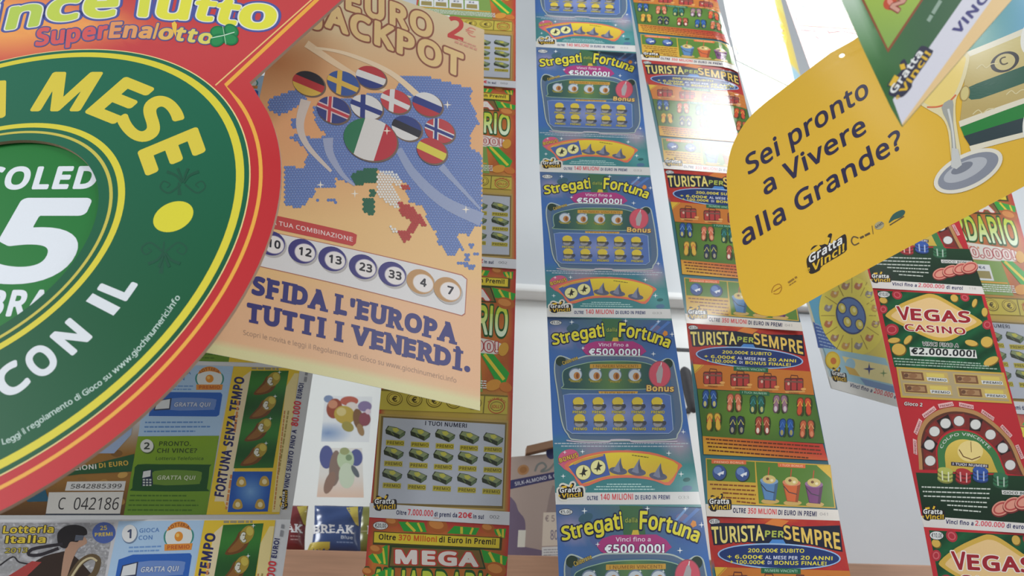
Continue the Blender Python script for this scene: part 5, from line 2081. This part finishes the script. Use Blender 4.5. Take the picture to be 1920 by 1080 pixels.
def wall_frame(tl, tr, br, bl, off):
    P = [cam_of(wp(*q, off)) for q in (tl, tr, br, bl)]
    return np.stack([(P[1] - P[0] + P[2] - P[3]) / 2, (P[3] - P[0] + P[2] - P[1]) / 2, P[0]], 1)


# white card with two small pictures
MATC = print_mat('matt_card', .55, .3)
FC_ = wall_frame((548, 640), (722, 646), (716, 1034), (530, 1030), .06)
S = thing('display_card', 'white display card with two faded pictures standing behind the tobacco pouches', 'card', to_world(FC_ @ np.array([.5, 1, 1])))
sheet('card', FC_, S, MATC, lambda u, v: (228, 232, 230), 2e-3, 4, 6)
A = Art(FC_)
A.fine = 8
A.part('fruit_picture')
A.P([(609, 742), (698, 744), (692, 829), (602, 828)], lambda x, y: mix((214, 218, 220), (120, 146, 186), max(0, 1 - math.hypot((x - 615) / 46, (y - 812) / 22))))
for x, y, rx, ry, r, c in ((616, 748, 9, 7, 0, (120, 138, 170)), (627, 766, 15, 19, 10, (146, 74, 56)), (624, 758, 9, 8, 0, (190, 130, 100)), (655, 752, 17, 9, 0, (176, 92, 76)), (660, 762, 11, 8, 10, (206, 196, 190)),
                       (646, 778, 20, 17, 20, (176, 152, 66)), (672, 786, 10, 20, -10, (120, 88, 62)), (640, 772, 9, 8, 0, (196, 180, 120)), (684, 762, 13, 10, 0, (128, 112, 150)), (684, 786, 11, 13, 0, (134, 74, 84)), (690, 772, 5, 5, 0, (206, 186, 196)),
                       (652, 800, 12, 9, 30, (150, 140, 72)), (676, 806, 6, 12, -20, (150, 120, 84))):
    A.E(x, y, rx, ry, c, r, 18)
A.part('figure_picture')
A.P([(603, 840), (679, 840), (682, 933), (594, 932)], lambda x, y: mix((214, 212, 206), (216, 176, 150), max(0, (y - 890) / 60)))
for x, y, rx, ry, r, c in ((612, 857, 13, 22, 0, (84, 92, 144)), (668, 858, 12, 16, 0, (84, 92, 144)), (628, 878, 11, 34, 5, (132, 112, 102)), (618, 905, 9, 22, 20, (140, 112, 98)), (648, 862, 16, 20, 0, (176, 196, 160)), (650, 892, 15, 24, 0, (190, 204, 180)),
                       (646, 846, 9, 7, 0, (150, 158, 110)), (666, 884, 5, 13, -30, (96, 104, 110)), (654, 858, 6, 6, 0, (120, 144, 110))):
    A.E(x, y, rx, ry, c, r, 18)
stamp(A, FC_, S, MATC)


# tobacco pouches
def pouch(label, tl, tr, br, bl, off, c, text, tq, sub=None):
    M = wall_frame(tl, tr, br, bl, off)
    z = zt
    S = thing('tobacco_pouch', label, 'pouch', to_world(M @ np.array([.5, 1, 1])) * [1, 1, 0] + np.array([0, 0, z]), 'tobacco pouches on the shelf')
    d = .007
    bend = lambda u, v: d * (max(0, 1 - (2 * u - 1) ** 4) * max(0, 1 - (2 * v - 1) ** 6)) + .0012 * math.sin(v * 16 + u * 5) * (1 - v)
    nu, nv = 16, 20
    V, T = [], []
    for sgn in (1, -1):
        for j in range(nv + 1):
            for i in range(nu + 1):
                u, v = i / nu, j / nv
                uu = .5 + (u - .5) * (1 - .05 * math.sin(v * math.pi))
                p = M @ np.array([uu, v, 1.0]) + normal_of(M) * sgn * max(0.0004, bend(u, v))
                V.append(to_world(p))
    n1 = (nu + 1) * (nv + 1)
    ix = lambda i, j: j * (nu + 1) + i
    for j in range(nv):
        for i in range(nu):
            a, b_, c_, d_ = ix(i, j), ix(i + 1, j), ix(i + 1, j + 1), ix(i, j + 1)
            T += [(a, d_, c_, b_), (a + n1, b_ + n1, c_ + n1, d_ + n1)]
    rim = [ix(i, 0) for i in range(nu)] + [ix(nu, j) for j in range(nv)] + [ix(i, nv) for i in range(nu, 0, -1)] + [ix(0, j) for j in range(nv, 0, -1)]
    for a, b_ in zip(rim, rim[1:] + rim[:1]):
        T.append((a, b_, b_ + n1, a + n1))
    MP = print_mat('shiny_foil_print', .22, .6)
    mesh_obj('pouch_body', V, T, MP, S, [lin(c)] * len(V), True)
    A = Art(M, 6)
    A.part('yellow_corner')
    A.k = 12
    f = lambda u, v: bil((tl, tr, br, bl), u, v)
    yl = (190, 172, 70)
    A.P([f(.70, .01), f(.99, .01), f(.99, .45), f(.93, .42)], yl)
    A.part('pouch_label')
    if sub:
        A.P([f(.06, .82), f(.44, .82), f(.44, .99), f(.03, .99)], yl)
    else:
        A.P([f(.1, .55), f(.9, .55), f(.9, .58), f(.1, .58)], mix(c, (220, 200, 190), .4))
    A.part('pouch_lettering')
    A.slab(text, *tq, (214, 216, 220), .04)
    if sub:
        A.T(sub, (640, 1013), (662, 1013.5), 6, (190, 200, 214), .02)
        A.dash((632, 1019), (664, 1019.5), 2, (120, 140, 180), 3)
    else:
        A.dash((546, 1008), (565, 1008), 2, (190, 150, 150), 4)
        A.dash((546, 1014), (560, 1014), 2, (190, 150, 150), 5)
    off_b = lambda u, v: max(.0004, bend(u, v))
    stamp(A, M, S, MP, bend=off_b)


zb = 1033
pouch('navy blue tobacco pouch with yellow corner, standing on the wooden shelf', (590, 948), (672, 949), (676, zb + 2), (573, zb), .15, (52, 74, 124), 'BREAK', ((588, 1001), (663, 1003), (0, -15)), 'Blue')
pouch('dark red tobacco pouch partly hidden left of the navy pouch on the shelf', (508, 947), (577, 948), (571, zb), (498, zb - 2), .15, (122, 44, 48), 'BREAK', ((497, 999), (567, 1001), (0, -15)))
pouch('olive and yellow tobacco pouch peeping out right of the navy pouch', (668, 950), (745, 951), (745, zb + 3), (664, zb + 2), .10, (120, 122, 60), 'BREAK', ((690, 1003), (735, 1004), (0, -14)))

# carton
FX = wall_frame((944, 858), (1064, 832), (1066, 1048), (934, 1043), .15)
FX[:, 1] = cam_of(wp(938, 1043, .15)) - FX[:, 2]
S = thing('tobacco_carton', 'beige and purple cardboard carton with navy text band and open brown flap on the shelf', 'carton', to_world(FX @ np.array([.5, 1, 1])))
sheet('carton_body', FX, S, MATC, lambda u, v: mix((176, 156, 146), (168, 150, 142), v), .05, 4, 6, back=(160, 132, 108))
A = Art(FX)
A.fine = 8
A.part('carton_print')
A.P(smooth([(946, 935), (965, 940), (972, 958), (984, 975), (984, 1005), (975, 1022), (1016, 1032), (1017, 1042), (940, 1042)], 3), (112, 96, 120))
A.E(981, 881, 11, 9.5, (176, 128, 84), -20)
A.E(981, 881, 7, 6, (160, 108, 62), -20)
A.line(smooth([(1003, 884), (1008, 872), (1018, 868), (1024, 876), (1014, 884), (1030, 880), (1044, 862)], 4, False), 4, (124, 128, 126))
A.E(1033, 850, 9, 11, (58, 62, 108), -10)
A.P([(1030, 930), (1036, 910), (1050, 915), (1050, 965), (1024, 962)], (150, 132, 128))
A.part('text_band')
A.P([(944, 903), (1064, 880), (1064, 894), (944, 920)], (62, 60, 104))
A.T('SILK-ALMOND & CO', (966, 911), (1050, 893.5), 7, (206, 206, 216), .02)
A.part('price_labels')
A.P([(1019, 961), (1064, 960), (1064, 1022), (1016, 1024)], (214, 200, 184))
A.P([(1016, 1026), (1064, 1024), (1064, 1043), (1016, 1043)], (214, 214, 214))
A.T('€ 5', (1022, 978), (1040, 978), 12, (150, 130, 130), .02)
A.T('80', (1032, 1012), (1046, 1012), 18, (130, 120, 140), .02)
for i in range(3):
    A.dash((1019, 1031 + i * 5), (1050, 1030 + i * 5), 1.8, (150, 150, 156), i)
A.P([(972, 994), (986, 994), (984, 1026), (970, 1026)], (214, 212, 200))
stamp(A, FX, S, MATC)
FF = wall_frame((988, 836), (1064, 818), (1064, 832), (986, 849), .156)
sheet('flap', FF, S, plain_mat('brown_card', (150, 112, 84), .7), lambda u, v: (150, 112, 84), .012, 3, 3)


# ---------------------------------------------------------------- hang the ticket strips
def strip(label, frames, art, bg, group=None, bend=None, name='ticket_strip', skip=()):
    ctr = to_world(frames[len(frames) // 2] @ np.array([.5, .5, 1]))
    S = thing(name, label, 'ticket strip', ctr, group)
    for i, M in enumerate(frames):
        bd = bend[min(i, len(bend) - 1)] if isinstance(bend, list) else bend
        t = sheet('ticket', M, S, TB, bg, 2.5e-4, 20, 20, bd)
        stamp(art, M, t, TM, bend=bd, skip=skip)
    return S


strip('strip of blue and teal tickets with yellow lettering and witch hats', FW, art_witch(), witch_bg, 'hanging ticket strips')
strip('strip of red and green tickets with pairs of flip-flops and suitcases', FH, art_holiday(), holiday_bg, 'hanging ticket strips',
      bend=[lambda u, v: -.13 * max(0, u - .80) ** 2] * 2 + [lambda u, v: -.13 * max(0, u - .80) ** 2 * max(0, 1 - v * 1.6), lambda u, v: 0.0])
strip('strip of red and dark green casino tickets with a roulette arch', FC, art_casino(), casino_bg, 'hanging ticket strips')
money = art_money()
strip('red-edged money ticket strip showing banknote bundles, hanging partly behind the tall leaflet', FM, money, money_bg, 'hanging ticket strips')
strip('money ticket strip at the right edge, mostly hidden behind the casino tickets', FMR, money, money_bg, 'hanging ticket strips')
strip('yellow star-sign ticket strip with a wheel, tucked behind the casino tickets and yellow card', FZ, art_star(), star_bg, 'hanging ticket strips',
      bend=lambda u, v: -.10 * max(0, u - .72) ** 2)
strip('strip of wide new-year lottery tickets with blue and green scratch boxes, lower left', FL, art_newyear(), newyear_bg, 'hanging ticket strips')

# ---------------------------------------------------------------- leaflet, signs, cards
ML = print_mat('satin_leaflet_print', .38, .35)
S = thing('leaflet', 'tall orange leaflet with round flag balls, a blue dotted map and navy slogan', 'leaflet', to_world(FE @ np.array([.5, .5, 1])))
lb = lambda u, v: .0025 * math.sin(u * 3.1)
t = sheet('leaflet_sheet', FE, S, ML, leaf_bg, 3e-4, 44, 70, lb)
stamp(art_leaf(), FE, S, ML, bend=lb)

MB = print_mat('matt_board_print', .5, .15)
S = thing('hanging_sign', 'large red sign with a green ring, yellow lettering and a date window', 'sign', to_world(FB @ np.array([0, 0, 1])))
outl = [(700, -56), (640, 0), (560, 71), (468, 154.5), (472, 160)] + barc(.5819, -27, 176, 70) + [(-620, 420), (-620, -220), (700, -220)]
outline_card('sign_board', None, FB, S, MB, outl, [bcirc(.2505, 90)], board_col, .0022, 40, edge=(160, 130, 110))
stamp(art_board(), FB, S, MB)
FD = FB.copy()
FD[:, 2] = FD[:, 2] - normal_of(FB) * .0032
outline_card('date_disc', None, FD, S, MB, bcirc(.33, 60), [], (24, 112, 44), .0008, 40)
stamp(art_date(), FD, S, MB)

MY = print_mat('glossy_yellow_card', .22, .5, .02, .2)
S = thing('hanging_card', 'glossy yellow card with rounded corner, navy slogan and a stemmed glass', 'card', to_world(FY @ np.array([0, 0, 1])))
yo = [(1603, 71), (1560.5, 95), (1491, 148)] + smooth([(1440, 187), (1412.5, 211), (1394, 234), (1379, 260), (1368.7, 290), (1363.5, 326)], 3, False) + [(1366, 370), (1370, 411), (1379, 471)] + \
     smooth([(1388, 532), (1397.4, 562), (1415.5, 584), (1442.7, 592), (1473, 589), (1509, 570)], 3, False) + [(1594, 523), (1690.5, 471), (1835.5, 395), (1920, 350), (2060, 276), (2060, -140), (1900, -140)]
outline_card('card_sheet', None, FY, S, MY, yo, [ell(1582, 99, 6.5, 4.2, -28, 14)], yellow_col, .0006, 18, yellow_bend)
stamp(art_yellow(), FY, S, MY, bend=yellow_bend)

MG = print_mat('glossy_green_card', .35, .4)
S = thing('hanging_card', 'green pointed card with white and cream bands, hanging nearest in front of the yellow card', 'card', to_world(FG @ np.array([0, 0, 1])))
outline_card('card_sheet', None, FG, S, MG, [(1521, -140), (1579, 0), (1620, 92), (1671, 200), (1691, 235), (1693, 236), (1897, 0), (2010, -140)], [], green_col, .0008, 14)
stamp(art_green(), FG, S, MG)
